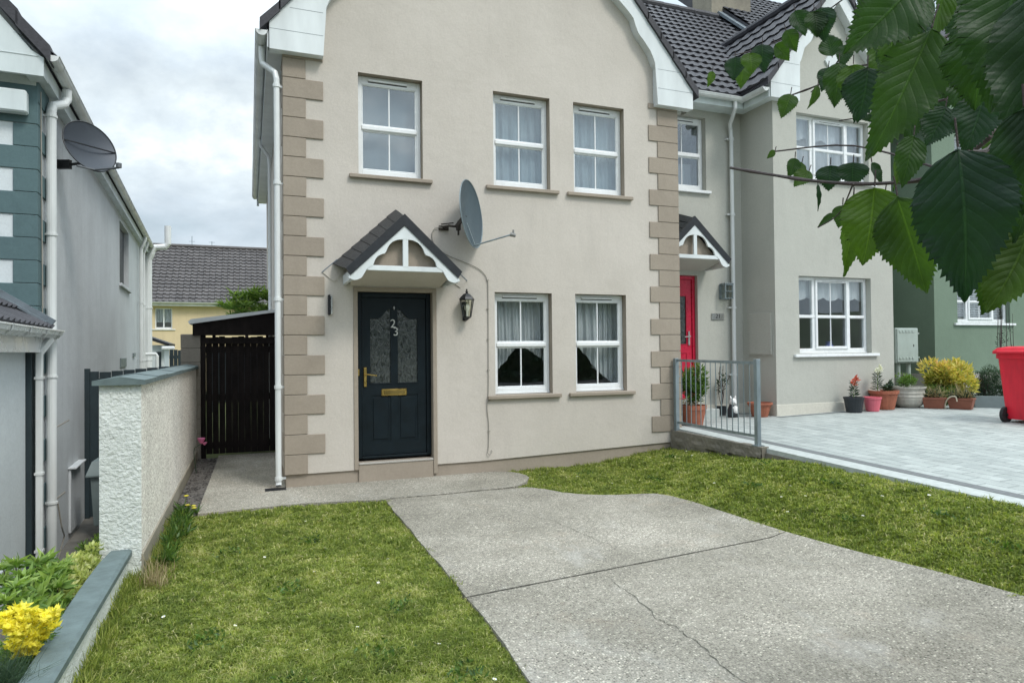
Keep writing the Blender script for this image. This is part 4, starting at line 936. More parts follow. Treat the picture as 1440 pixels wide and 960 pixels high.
# neighbour's paving
def pv(x0, x1, y0, y1, lift, name, mat, nx=6, ny=12, hf=pz):
    mb = MB(); vs = [(x0+(x1-x0)*i/nx, y0+(y1-y0)*j/ny, hf(x0+(x1-x0)*i/nx, y0+(y1-y0)*j/ny)+lift) for i in range(nx+1) for j in range(ny+1)]
    mb.add(vs, [(i*(ny+1)+j, (i+1)*(ny+1)+j, (i+1)*(ny+1)+j+1, i*(ny+1)+j+1) for i in range(nx) for j in range(ny)]); return mb
mb = pv(5.78, 30, -14, 2.94, 0, '', None, 20, 30); struct('paving', mb, M['pavers'])
mb = pv(5.655, 5.79, -14, 1.08, .004, '', None, 1, 30); mb2 = pv(5.72, 7.58, .83, .93, .004, '', None, 3, 1); mb.add(mb2.v, mb2.f)
mb2 = pv(7.50, 10.25, .12, .21, .004, '', None, 3, 1); mb.add(mb2.v, mb2.f); struct('paving_band', mb, M['paveband'])
mb = pv(5.42, 5.66, -14, 1.08, .001, '', None, 1, 30)
for j in range(30):
    y0, y1 = -14+15.08*j/30, -14+15.08*(j+1)/30
    mb.quad((5.42, y0, pz(5.42, y0)+.001), (5.42, y1, pz(5.42, y1)+.001), (5.42, y1, pz(5.42, y1)-.09), (5.42, y0, pz(5.42, y0)-.09))
struct('paving_edge', mb, M['pavewhite'])
mb = MB()
for j in range(30):
    y0, y1 = -14+15.08*j/30, -14+15.08*(j+1)/30
    mb.quad((5.40, y0, gz(5.4, y0)-.1), (5.40, y1, gz(5.4, y1)-.1), (5.40, y1, pz(5.42, y1)-.055), (5.40, y0, pz(5.42, y0)-.055)); mb.quad((5.40, y0, pz(5.42, y0)-.055), (5.40, y1, pz(5.42, y1)-.055), (5.43, y1, pz(5.42, y1)-.052), (5.43, y0, pz(5.42, y0)-.052))
struct('paving_bed', mb, M['conc_old'])
# low wall with railing
LW = MB(); R = random.Random(3)
xs_ = 5.345; n = 16; top, botm = [], []
for i in range(n+1):
    y = -.02-1.86*i/n; top.append((xs_+R.uniform(-.008, .008), y, .165+R.uniform(-.004, .004)-.012*i/n)); botm.append((xs_+R.uniform(-.015, .01), y, gz(5.3, y)-.08))
back = [(5.455, y, z) for x, y, z in top]; 
nz_ = 7; gr = []
for i in range(n*4+1):
    f_ = i/4; a_ = int(min(f_, n-1)); u_ = f_-a_; t3 = Vector(top[a_]).lerp(Vector(top[a_+1]), u_); b3 = Vector(botm[a_]).lerp(Vector(botm[a_+1]), u_)
    gr.append([t3.lerp(b3, j/nz_)+Vector((-R.uniform(0, .009)-(.018*math.sin(f_*.9)**2 if 2 < j < 5 else 0)+(.035 if j > 4 and math.sin(f_*1.7+1) > .2 and f_ > 5 else 0) if j else 0, 0, R.uniform(-.004, .004) if j else 0)) for j in range(nz_+1)])
LW.add([tuple(p) for c_ in gr for p in c_], [(i*(nz_+1)+j, (i+1)*(nz_+1)+j, (i+1)*(nz_+1)+j+1, i*(nz_+1)+j+1) for i in range(n*4) for j in range(nz_)]); LW.strip(top, back); LW.quad(top[-1], botm[-1], (5.455, top[-1][1], botm[-1][2]), back[-1])
tag(LW.build('dwarf_wall', M['conc_old']), 'low crumbling concrete wall under the galvanised railing', 'wall')
RL = thing('metal_railing', (5.4, -.9, .15), 'galvanised steel railing with thin vertical bars on a low concrete wall', 'railing')
for y, zb_ in ((-.075, .12), (-1.755, .02)):
    m = MB(); m.box(5.37, 5.43, y-.03, y+.03, zb_, 1.215, .004); m.box(5.345, 5.455, y-.055, y+.055, .155, .165) ; m.build('post', M['galv'], RL)
for z0_, z1_ in ((1.185, 1.17), (.285, .27)):
    m = MB(); m.bar((5.4, -.10, z0_), (5.4, -1.73, z1_), .012, .035); m.build('rail', M['galv'], RL)
for i in range(14):
    y = -.10-1.63*(i+1)/15; m = MB(); m.tube([(5.4, y, .28), (5.4, y, 1.175)], .0065, 6); m.build('bar', M['galv'], RL)
m = MB(); m.bar((5.4, -.04, .95), (5.5, -.018, .95), .02); m.build('wall_bracket', M['galv'], RL)
# ================================================================ BOUNDARY WALL
XW = -1.155
BW = thing('boundary_wall', (-1.29, .2, -.3), 'tall boundary wall of pebble dash with a grey-green coping and white end', 'wall')
m = MB(); m.quad((XW, -2.652, -.13), (XW, 3.0, -.13), (XW, 3.0, 1.125), (XW, -2.652, 1.125)); m.quad((XW-.27, 3.0, -1.1), (XW-.27, -2.652, -1.1), (XW-.27, -2.652, 1.125), (XW-.27, 3.0, 1.125)); m.quad((XW-.27, 3, -.5), (XW, 3, -.5), (XW, 3, 1.125), (XW-.27, 3, 1.125)); m.quad((XW, -2.652, 1.125), (XW, 3, 1.125), (XW-.27, 3, 1.125), (XW-.27, -2.652, 1.125))
m.build('pebble_dash_face', M['dash'], BW)
m = MB()   # rough white end, really uneven
nx_, nz_ = 26, 120; R = random.Random(2); vs = []
for i in range(nx_+1):
    for j in range(nz_+1):
        ed = i in (0, nx_) or j in (0, nz_)
        vs.append((XW-.272+.274*i/nx_, -2.655-(0 if ed else R.uniform(0, .007)), -1.0+2.125*j/nz_))
m.add(vs, [(i*(nz_+1)+j, (i+1)*(nz_+1)+j, (i+1)*(nz_+1)+j+1, i*(nz_+1)+j+1) for i in range(nx_) for j in range(nz_)])
m.build('end_face', M['roughcast'], BW, True)
m = MB(); m.box(XW-.02, XW+.014, -2.656, 3.0, -.6, -.128, .006); m.build('plinth', stucco('damp_plinth', (.33, .30, .24), (.24, .22, .17), bs=.6, streaks=.5), BW)
m = MB(); ys = [-2.70, -1.95, -1.2, -.4, .4, 1.3, 2.2, 3.02]; R = random.Random(8)
for a, b in zip(ys, ys[1:]):
    dz = R.uniform(-.004, .004); x0_, x1_ = XW-.31, XW+.035
    v = [(x0_, a, 1.126), (x1_, a, 1.126), (x1_, a, 1.163+dz), (XW-.13, a, 1.19+dz), (x0_, a, 1.163+dz)]
    v += [(x, b-.006, z) for x, _, z in v]; m.add(v, [(0, 1, 2, 3, 4), (9, 8, 7, 6, 5)]+[(i, 5+i, 5+(i+1) % 5, (i+1) % 5) for i in range(5)])
m.build('coping', M['copingteal'], BW)
GW = thing('garden_wall', (-1.23, -5, -.35), 'low white garden wall with a painted grey-green coping beside the lawn', 'wall')
m = MB(); m.box(-1.335, -1.245, -12, -2.66, -1.0, -.135, .004); m.build('wall', M['roughcast'], GW)
m = MB()
vs = []; 
for k in range(40):
    y = -2.66-9.3*k/39; wl = -1.375-.012*math.sin(k*.5) ; 
    if k == 0: wl = -1.36
    vs.append([(wl, y, -.134), (-1.215, y, -.134), (-1.215, y, -.10), (-1.235, y, -.088), (wl+.01, y, -.088), (wl, y, -.10)])
for a, b in zip(vs, vs[1:]): m.add(a+b, [(i, (i+1) % 6, 6+(i+1) % 6, 6+i) for i in range(6)])
m.add(vs[0], [(0, 1, 2, 3, 4, 5)])
m.build('coping', M['copingteal'], GW)
m = MB(); 
for k in range(9): m.box(-1.37, -1.095, 2.99-0*.1, 3.20, -.3+k*.217, -.3+(k+1)*.217-.008, .006)
m.box(-1.36, -1.10, 3.0, 3.19, -.3, 1.65)
tag(m.build('block_pier', M['block']), 'bare concrete block pier beside the dark timber gate', 'pier')
# timber gate and lean-to
GT = thing('timber_gate', (-.55, 3.05, -.25), 'tall black-stained slatted timber gate between house and boundary wall', 'gate')
R = random.Random(5); x = -1.02; i = 0; m = MB()
for i in range(11):
    a = -1.02+i*.092; m.box(a, a+.0865+(.0045 if 3 <= i <= 8 else 0), 3.04, 3.062, -.20, 1.60+.01*(i % 3), .003)
for z in (-.12, .62, 1.36): m.box(-1.03, -.005, 3.063, 3.105, z, z+.10, .003)
m.build('slat_panel', M['woodblack'], GT)
m = MB(); m.box(-1.09, -1.025, 3.0, 3.10, -.3, 1.66, .004); m.box(-.01, .0-.002, 3.0, 3.1, -.25, 1.6); m.box(-1.09, -.005, 2.99, 3.0, 1.50, 1.60, .004); m.build('gate_frame', M['woodblack'], GT)
LT = thing('lean_to', (-.55, 4.5, -.25), 'black timber lean-to roof with a pale edge over the side passage', 'lean-to')
m = MB(); m.prism([(-1.20, 1.63), (-.004, 1.63), (-.004, 1.99), (-1.13, 1.84), (-1.20, 1.80)], 2.94, 2.985); m.build('front_board', M['woodblack'], LT)
m = MB(); m.prism([(-1.26, 1.835), (-1.24, 1.80), (-.004, 1.995), (-.004, 2.04), (-1.22, 1.875)], 2.88, 6.8); m.build('roof_sheet', M['soffit'], LT)
m = MB(); m.box(-.07, -.01, 6.7, 6.78, -.3, 1.9); m.box(-1.1, -1.04, 6.7, 6.78, -.3, 1.75); m.build('rear_post', M['woodblack'], LT)
# ================================================================ LEFT HOUSE (rotated a little)
ANG = math.radians(3.0)
Apt = Vector((-2.408, .493, 0)); dv = Vector((-math.sin(ANG), math.cos(ANG), 0)); du = Vector((math.cos(ANG), math.sin(ANG), 0))
d_ = ray(51, 500); 
t_ = ((Apt-CAM).dot(du))/d_.dot(du); q_ = CAM+d_*t_; C0 = Apt+dv*((q_-Apt).dot(dv)); C0.z = 0
SH = (C0-(Vector((-2.377, -.107, 0)))).dot(dv)    # shift of v against the first estimate
LH = thing('grey_house', (C0.x, C0.y, 0), 'grey side wall of a house with dark teal quoins at the left edge', 'house', rotz=ANG, local=True)
def V_(v): return v-SH
DL = V_(12.6)
w = MB(); swin = (V_(6.6), V_(8.25), 2.73, 3.95)
wallgrid(w, 0, DL, ZL-.05, 4.35, [swin], 0, axis='y')
h_ = swin; T = lambda a, b, c: (b, a, c)
for P4 in (((h_[0], 0, h_[2]), (h_[0], -.1, h_[2]), (h_[0], -.1, h_[3]), (h_[0], 0, h_[3])), ((h_[1], 0, h_[2]), (h_[1], -.1, h_[2]), (h_[1], -.1, h_[3]), (h_[1], 0, h_[3])), ((h_[0], 0, h_[3]), (h_[1], 0, h_[3]), (h_[1], -.1, h_[3]), (h_[0], -.1, h_[3]))): w.quad(*[T(*p) for p in P4])
w.quad((-6, DL, ZL), (0, DL, ZL), (0, DL, 4.4), (-6, DL, 4.4))
w.build('side_wall', M['side_grey'], LH)
wf = MB(); wf.quad((-6, 0, ZL), (0, 0, ZL), (0, 0, 4.35), (-6, 0, 4.35)); wf.quad((-6, 0, 4.35), (-.0, 0, 4.35), (-.1, 0, 4.5), (-6, 0, 8)); wf.build('front_wall', M['palewall'], LH)
qd = MB(); R = random.Random(1)
for k in range(26):
    z0_ = 3.413-.2247*k; z1_ = z0_+.2247-.005; z0_ = max(z0_, ZL)
    if z1_ < ZL: break
    wide = (k % 2 == 1); wd = .60 if wide else .187
    qd.box(-wd, .016, -.016, -.001, z0_, z1_, .004); qd.box(.001, .016, -.0009, .19 if wide else .52, z0_, z1_, .004)
qd.box(-.6, .016, -.016, -.001, 3.64, 4.02, .004); qd.box(.001, .016, -.0009, .19, 3.64, 3.86, .004); qd.box(.001, .016, -.0009, .52, 3.87, 4.08, .004)
qd.build('quoins', M['teal'], LH)
b = MB(); b.box(-.6, -.055, -.13, -.017, 3.71, 3.93, .015); b.build('corbel', M['upvc_old'], LH)
gw = MB(); gw.box(-.1, -.095, h_[0], h_[1], h_[2], h_[3]); gw.box(-.09, -.05, h_[0], h_[0]+.06, h_[2], h_[3]); wo = gw.build('window', M['blackpot'], LH)
s = MB(); s.box(-.08, .05, h_[0]-.08, h_[1]+.08, h_[2]-.06, h_[2]-.002, .005); s.build('sill', M['side_grey'], wo)
# gable fascia box and roof
b = MB(); b.prism([(-1.2, 4.06), (.10, 4.06), (.10, 4.24), (-.0, 4.30), (-1.2, 5.75)], -.20, -.16); b.box(.085, .10, -.16, DL+.1, 4.08, 4.22); b.box(.001, .085, .0, DL+.1, 4.085, 4.095); b.box(-.05, .1, -.16, 0, 4.06, 4.075)
b.box(-1.2, .06, -.206, -.201, 4.245, 4.25)
b.build('bargeboard', M['upvc_old'], LH)
SLL = 1.18
def rkl(x): return 4.19+SLL*(.16-x) if x > -3 else 4.19+SLL*(x+6.16)
rf = MB(); hl = math.hypot(1, SLL); tile_sheet(rf, (.17, -.2, rkl(.17)+.10), (0, 1, 0), (-1/hl, 0, SLL/hl), DL+.4, 3.17*hl, half=False, per=.3, amp=.02)
slope_tiles_box(rf, (.15, -.2, rkl(.15)+.07), (0, 1, 0), (-1/hl, 0, SLL/hl), DL+.4, 3.15*hl, .05)
ro = rf.build('roof', M['tile'], LH)
vg = MB(); sv_ = SL; SL = SLL; verge(vg, .16, -3, rkl, -.245, -.05, seg=.40, th=.14); SL = sv_; vg.build('verge_tiles', M['tile'], ro)
gt = MB(); gutter(gt, (.17, -.22, 4.27), (.17, DL+.1, 4.27), .06); gutter(gt, (.25, DL-2.6, 4.40), (.25, DL+.1, 4.42), .06) if False else None; gt.build('gutter', M['gutter'], LH)
dp = MB(); vx = .58 if False else .50
dp.tube([(.17, .55, 4.2), (.17, .55, 4.10), (.15, .50, 4.03), (.075, .35, 3.95), (.07, .32, 3.88), (.07, .32, 3.6), (.07, .32, ZL)], .046, 14)
for z in (3.83, 2.6, 1.13, -.17, -.85): dp.tube([(.07, .32, z-.012), (.07, .32, z+.012)], .056, 14); dp.box(.0, .02, .30, .34, z-.01, z+.01)
dp.build('downpipe', M['gutter'], LH)
dp = MB()
for v, rr_ in ((V_(10.2), .045), (V_(11.0), .03), (V_(12.3), .10)):
    dp.tube([(.17, v, 4.2), (.15, v, 4.08), (.08, v, 3.9), (.08, v, -.2)], rr_, 10)
    for z in (2.6, 1.2): dp.tube([(.08, v, z-.02), (.08, v, z+.02)], rr_+.012, 10)
dp.tube([(.08, V_(12.3), 4.0), (.25, V_(12.3), 4.25), (.50, V_(12.3), 4.28), (.56, V_(12.3), 4.36), (.56, V_(12.3), 4.85)], .085, 12)
dp.tube([(.02, V_(11.8), 1.35), (.30, V_(11.8), 1.35), (.32, V_(11.8), 1.3), (.32, V_(11.8), .3)], .045, 10)
dp.build('soil_pipes', M['gutter'], LH)
m = MB(); m.box(.0015, .03, V_(1.30), V_(1.98), -.80, -.03, .004); m.box(.0, .09, V_(1.28), V_(2.0), -.03, -.01, .004); m.build('meter_box', M['side_grey'], LH)
m = MB(); m.box(.0015, .02, V_(6.6), V_(7.6), 1.10, 1.28, .004); m.build('wall_vent', M['bingrey'], LH); m = MB(); m.box(.0015, .03, V_(9.0), V_(9.4), 1.3, 1.38); m.build('wall_vent', M['bingrey'], LH)
m = MB(); m.tube([(.12, .33, -.17), (.14, .42, -.45), (.11, .75, -.62), (.06, .60, ZL)], .008, 6); m.tube([(.02, .1, 4.0), (.03, .12, 2), (.03, .12, 1)], .006, 6); m.bar((.10, .33, .60), (.12, .95, .62), .012); m.bar((.07, .33, -.17), (.09, .9, -.17), .012); m.build('cable', M['cable'], LH)
# single storey front projection
m = MB(); m.quad((-.06, -1.9, ZL), (-.06, -.018, ZL), (-.06, -.018, 1.42), (-.06, -1.9, 1.42)); m.quad((-4, -1.9, ZL), (-.06, -1.9, ZL), (-.06, -1.9, 1.42), (-4, -1.9, 1.42)); m.build('porch_wall', M['palewall'], LH)
m = MB(); m.box(-.059, -.01, -.15, -.018, ZL, 1.40, .003); m.build('porch_corner', M['fencedark'], LH)
m = MB(); m.box(.03, .05, -2.1, .02, 1.38, 1.53, .003); m.box(-.10, .03, -2.1, -.02, 1.385, 1.395); m.box(.051, .056, -2.1, .0, 1.38, 1.40); m.build('porch_fascia', M['upvc'], LH)
m = MB(); 
A = Vector((.115, -2.12, 1.595)); Bq = Vector((.115, .36, 1.60))
prof = [(-.06, .0), (-.05, -.06), (-.03, -.075), (.01, -.078), (.03, -.05), (.045, -.045), (.055, -.01), (.06, 0)]
for k in (1.0, .92): m.strip([A+Vector((x*k, 0, z*k)) for x, z in prof], [Bq+Vector((x*k, 0, z*k)) for x, z in prof])
for P in (A, Bq): m.add([P+Vector((x, 0, z)) for x, z in prof], [tuple(range(8))])
for y in (-1.7, -1.1, -.45, .2): 
    m.strip([Vector((.115+x*1.12, y, 1.597+z*1.12)) for x, z in prof], [Vector((.115+x*1.12, y+.05, 1.597+z*1.12)) for x, z in prof])
m.bar(A+Vector((.06, 0, 0)), Bq+Vector((.06, 0, 0)), .008, .012); m.build('porch_gutter', M['upvc'], LH)
m = MB(); m.box(.012, .072, -.12, -.06, ZL, 1.40, .008); m.bar((.11, .05, 1.52), (.042, -.08, 1.38), .055)
for z in (1.13, -.55, .2): m.box(.005, .079, -.127, -.053, z-.012, z+.012)
m.build('porch_downpipe', M['gutter'], LH)
m = MB(); sp_ = .66; hp = math.hypot(1, sp_)
tile_sheet(m, (.13, -2.1, 1.60), (0, 1, 0), (-1/hp, 0, sp_/hp), 2.08, 2.2*hp, half=False, per=.17, amp=.028, step=.03, gauge=.33); slope_tiles_box(m, (.12, -2.1, 1.58), (0, 1, 0), (-1/hp, 0, sp_/hp), 2.08, 2.2*hp, .04)
for k in range(5): z = k; 
m.build('porch_roof', M['tile'], LH)
m = MB(); m.bar((.14, -.02, 1.655), (-2.0, -.02, 1.655+2.14*sp_), .045, .10); m.bar((.10, -.05, 1.67), (-2.0, -.05, 1.67+2.1*sp_), .10, .02); m.build('flashing', M['lead'], LH)
m = MB(); m.box(-.108, -.045, -1.05, -.62, -.62, -.46, .01); m.build('vent_box', M['upvc_old'], LH)
# left dish: mesh dish seen half from behind
m = MB()
def LW_(u, v, z): return C0+du*u+dv*v+Vector((0, 0, z))
S2 = thing('satellite_dish', tuple(LW_(0, V_(.66)+.0, 3.5)), 'dark mesh satellite dish high on the grey side wall below the gutter', 'satellite dish', 'satellite dishes')
dc2 = at(127, 206, (LW_(.42, V_(.55), 3.66)).y)
def meshmat():
    mm, nt, out = newmat('dish_mesh'); g = G(nt); p = g.bsdf(out, (.055, .065, .08), .5, .3)
    tr = g.n('ShaderNodeBsdfTransparent'); v = g.n('ShaderNodeTexVoronoi', feature='F1'); v.inputs['Scale'].default_value = 160; v.inputs['Randomness'].default_value = 0; g.l(g.co(), v.inputs['Vector'])
    f = g.ramp(v.outputs['Distance'], [(.16, 0.0), (.2, 1.0)]); mx = g.n('ShaderNodeMixShader'); g.l(f, mx.inputs[0]); g.l(tr.outputs[0], mx.inputs[1]); g.l(p.outputs[0], mx.inputs[2]); g.l(mx.outputs[0], out.inputs[0]); return mm
nd = Vector((.66, -.70, .28)); sx2, sy2 = dish(S2, dc2, nd, .30, .30, meshmat(), M['black'], .06); nd.normalize()
b = MB(); b.box(0, 0, 0, 0, 0, 0) if False else None
b.bar(LW_(.005, V_(.66), 3.50), LW_(.14, V_(.60), 3.50), .05, .10); b.tube([LW_(.12, V_(.62), 3.50), LW_(.25, V_(.58), 3.52), dc2-nd*.08], .018, 8); b.bar(dc2-sx2*.30-nd*.0, dc2+sx2*.30-nd*.0, .012); b.build('bracket', M['black'], S2)
b = MB(); ft = dc2-sy2*.29; hd = at(167, 236, dc2.y-.25); b.tube([ft-sx2*.2, ft, hd], .012, 8); b.tube([hd, hd+Vector((.0, 0, .05))], .03, 8); b.build('feed_arm', plain('feed_grey', (.12, .13, .14), .5), S2)
# garden ground on the left, path, fence gate, bin
mb = MB(); mb.quad((-8, -14, ZL+.012), (-1.375, -14, ZL+.012), (-1.375, 13, ZL+.012), (-8, 13, ZL+.012)); struct('side_path', mb, plain('side_path_concrete', (.17, .16, .14), .9, 0, .3, 4, bump=.6))
fg = thing('side_gate', (C0.x+.5, C0.y+3, ZL), 'dark teal boarded side gate between the grey wall and the boundary wall', 'gate')
m = MB(); base = LW_(.03, V_(2.52), 0); 
for k in range(8):
    a = base+Vector((k*.145, .005*k, 0)); m.box(a.x, a.x+.138, a.y, a.y+.02, ZL+.03, 1.10+k*.012+(.02 if k == 0 else 0), .004)
m.build('board_panel', M['fencedark'], fg)
m = MB(); m.box(base.x-.04, base.x+.03, base.y-.03, base.y+.05, ZL, 1.16, .004); m.bar(base+Vector((-.02, .03, .98)), base+Vector((1.15, .05, 1.05)), .03, .06); m.build('gate_frame', M['fencedark'], fg)
gb = thing('storage_bin', (-1.9, 1.2, ZL), 'grey lidded storage bin in front of the dark side gate', 'bin')
m = MB(); a = at(133, 700, 1.3); bx = -2.04
m.add([(bx-.13, 1.15, -.72), (bx+.28, 1.15, -.72), (bx+.28, 1.5, -.72), (bx-.13, 1.5, -.72), (bx-.16, 1.12, -.10), (bx+.31, 1.12, -.10), (bx+.31, 1.53, -.10), (bx-.16, 1.53, -.10)], [(0, 3, 2, 1), (0, 1, 5, 4), (1, 2, 6, 5), (2, 3, 7, 6), (3, 0, 4, 7)]); m.box(bx-.12, bx+.27, 1.17, 1.2, -.74, -.71); 
m.build('body', M['bingrey'], gb)
m = MB(); m.add([(bx-.20, 1.08, -.10), (bx+.34, 1.08, -.10), (bx+.34, 1.57, -.10), (bx-.20, 1.57, -.10), (bx-.15, 1.16, .05), (bx+.30, 1.16, .05), (bx+.30, 1.5, .05), (bx-.15, 1.5, .05)], [(0, 3, 2, 1), (4, 5, 6, 7), (0, 1, 5, 4), (1, 2, 6, 5), (2, 3, 7, 6), (3, 0, 4, 7)]); m.box(bx-.205, bx+.345, 1.075, 1.575, -.13, -.10, .006); m.build('lid', M['bingrey'], gb)
# ================================================================ BACKGROUND
BH = thing('yellow_house', (-4, 33, 0), 'pale yellow house with a long brown tiled roof far behind', 'house')
w = MB(); yb_ = 30.; hw = [(-4.85, -4.05, 2.62, 3.70), (-8.6, -7.6, 2.62, 3.7), (2.6, 3.6, 2.62, 3.7)]
wallgrid(w, -14, 8, -.6, 3.92, hw, yb_); [reveal(w, q, yb_, .12) for q in hw]; w.quad((-14, yb_+8, -.6), (-14, yb_, -.6), (-14, yb_, 3.9), (-14, yb_+8, 3.9)); w.quad((8, yb_, -.6), (8, yb_+8, -.6), (8, yb_+8, 3.9), (8, yb_, 3.9)); w.quad((-14, yb_+4, -.6), (8, yb_+4, -.6), (8, yb_+4, 3.9), (-14, yb_+4, 3.9)); w.build('wall', M['yellow'], BH)
for q in hw:
    wo = window(BH, *q, yb_, style='plain', sillmat='upvc', sill_over=.15); curtain(wo, q[0], q[1], q[2]+.35, q[3], yb_+.3, folds=5, seed=3)
r = MB(); sbk = .85; hbk = math.hypot(1, sbk); tile_sheet(r, (-14.4, yb_-.35, 3.98), (1, 0, 0), (0, 1/hbk, sbk/hbk), 22.8, 4.0*hbk, gauge=.31, per=.30, amp=.05, step=.045, half=False, ns=6)
slope_tiles_box(r, (-14.4, yb_-.3, 3.96), (1, 0, 0), (0, 1/hbk, sbk/hbk), 22.8, 3.95*hbk, .05); slope_tiles_box(r, (8.4, yb_+7.65, 3.98), (-1, 0, 0), (0, -1/hbk, sbk/hbk), 22.8, 4.0*hbk, .05)
r.tube([(-14.4, yb_+3.65, 3.98+4.0*sbk+.03), (8.4, yb_+3.65, 3.98+4.0*sbk+.03)], .12, 8); rbk = r.build('roof', M['tileback'], BH)
m = MB(); gutter(m, (-14.4, yb_-.40, 3.97), (8.4, yb_-.40, 3.97), .07); m.box(-14.4, 8.4, yb_-.32, yb_-.30, 3.78, 3.96); m.box(-14.4, 8.4, yb_-.30, yb_-.002, 3.80, 3.82); m.build('gutter', M['gutter'], BH)
for px in (270, 298):
    m = MB(); p = at(px, 345, yb_+3.65); m.tube([(p.x, p.y, 7.2), (p.x, p.y, 8.0 if px < 280 else 7.75)], .018, 6); m.tube([(p.x-.16, p.y, 7.7), (p.x+.16, p.y, 7.7)], .012, 6); m.build('aerial', M['galv'], rbk)
bf = thing('back_fence', (-3, 16, -.5), 'dark boarded garden fence behind the block pier', 'fence'); m = MB()
for k in range(40):
    x = -4.6+k*.12; m.box(x, x+.112, 16, 16.02, -.6, 1.50+.03*math.sin(k), .004)
m.box(-4.6, .2, 16.02, 16.06, 1.2, 1.3); m.box(-4.6, .2, 16.02, 16.06, -.2, -.1); m.build('board_panel', M['fencedark'], bf)
ob = thing('garden_shed', (-3.3, 14.4, -.5), 'small pale shed with a dark roof edge behind the grey house', 'shed')
sh0 = at(213, 500, 14.2); sh1 = at(231, 500, 14.2)
m = MB(); m.box(sh0.x-1.2, sh1.x, 14.2, 15.6, -.6, 1.62); m.build('wall', M['palewall'], ob)
m = MB(); m.prism([(sh0.x-1.3, 2.35), (sh0.x-1.3, 2.25), (sh1.x+.14, 1.58), (sh1.x+.16, 1.66)], 14.0, 15.7); m.build('roof', M['slate'], ob)
m = MB(); m.box(sh0.x+.12, sh0.x+.26, 14.18, 14.199, -.6, 1.42); m.build('door', M['fencedark'], ob)
m = MB(); m.box(sh1.x-.05, sh1.x+.3, 13.95, 14.05, 1.48, 1.58, .02); m.build('fascia', M['upvc'], ob)
mb = MB(); mb.quad((-60, -24, -.33), (60, -24, -.33), (60, -17, -.33), (-60, -17, -.33)); struct('road', mb, plain('asphalt', (.05, .05, .05), .9, 0, .3, 3, bump=.5))
hd_ = thing('added_hedge', (0, -27, -.4), 'tall dark foliage across the road, added unseen behind the viewpoint to darken the window reflections', 'added_hedge')  # added out of view so the lower panes mirror something dark
g_ = np.random.default_rng(6); n = 9000; P = np.stack([g_.uniform(-25, 30, n), -27+g_.normal(0, .5, n), g_.uniform(-.4, 4.6, n)], 1); P[:, 2] *= (1+.15*np.sin(P[:, 0]*.7)); D_ = g_.normal(size=(n, 3)); HB = (P, D_)
m = MB(); m.box(-25, 30, -27.8, -27.2, -.5, 4.2); m.build('stem', M['hill'], hd_)
# hill ring all round, added to darken the skyline mirrored in the windows
mb = MB(); n = 96; ring = []
for k in range(n+1):
    a = 2*math.pi*k/n; R0 = 420; hgt = 26+9*math.sin(3*a)+6*math.sin(7*a+1)+3*math.sin(17*a)
    if .15 < math.cos(a-math.pi/2): hgt = 6+2*math.sin(9*a)
    ring.append(((R0*math.cos(a), R0*math.sin(a), -2), ((R0+60)*math.cos(a), (R0+60)*math.sin(a), hgt), ((R0+400)*math.cos(a), (R0+400)*math.sin(a), -2)))
mb.strip([r[0] for r in ring], [r[1] for r in ring]); mb.strip([r[1] for r in ring], [r[2] for r in ring]); struct('added_hills', mb, M['hill'], True)
# ================================================================ VEGETATION
def leafcloud(pts, nrmls, L, Wd, tints, bend=.25, name='foliage', mat=None, parent=None):
    """each leaf: 2-segment pointed blade (6 verts / 4 tris) from point along dir"""
    pts = np.asarray(pts); dirs = np.asarray(nrmls); n = len(pts)
    dirs = dirs/np.linalg.norm(dirs, axis=1, keepdims=True)
    rnd = rng.normal(size=(n, 3)); side = np.cross(dirs, rnd); side /= np.linalg.norm(side, axis=1, keepdims=True)+1e-9
    nn = np.cross(side, dirs); L = np.broadcast_to(L, n)[:, None]; Wd = np.broadcast_to(Wd, n)[:, None]
    b0 = pts; m1 = pts+dirs*L*.45; tip = pts+dirs*L-nn*L*bend
    V = np.stack([b0, m1+side*Wd/2+nn*Wd*.15, m1-side*Wd/2+nn*Wd*.15, m1, tip], axis=1).reshape(-1, 3)
    base = (np.arange(n)*5)[:, None]
    Fc = np.concatenate([base+np.array([0, 3, 1]), base+np.array([0, 2, 3]), base+np.array([3, 4, 1]), base+np.array([3, 2, 4])], axis=0)
    return fastmesh(name, V, Fc, np.repeat(tints, 5), mat, parent)
def bush(par, c, rx, ry, rz, n, L, Wd, mat, name='foliage', up=.6, clumps=14, tlo=.0, thi=1., seed=1, shell=.55):
    g = np.random.default_rng(seed); cc = g.normal(size=(clumps, 3)); cc /= np.linalg.norm(cc, axis=1, keepdims=True); cc *= g.uniform(.35, .8, (clumps, 1))
    k = g.integers(0, clumps, n); d = g.normal(size=(n, 3)); d /= np.linalg.norm(d, axis=1, keepdims=True)
    r_ = g.uniform(shell, 1, (n, 1))**.6*g.uniform(.28, .46, (clumps, 1))[k]
    p = cc[k]+d*r_; p *= 1/1.15; P = np.array(c)+p*np.array([rx, ry, rz]); P[:, 2] = np.maximum(P[:, 2], c[2]-rz*.95)
    dirs = d*np.array([1, 1, .7])+np.array([0, 0, up])+g.normal(size=(n, 3))*.35
    tint = np.clip(tlo+(thi-tlo)*(.25+.5*g.random(n)+.25*(p[:, 2])+g.uniform(-.15, .15, clumps)[k]), 0, 1)
    return leafcloud(P, dirs, L*g.uniform(.6, 1.2, n), Wd*g.uniform(.7, 1.2, n), tint, .2, name, mat, par)
leafcloud(HB[0], HB[1], np.full(len(HB[0]), .45), np.full(len(HB[0]), .25), rng.random(len(HB[0])), .2, 'foliage', M['lv_dark'], hd_)
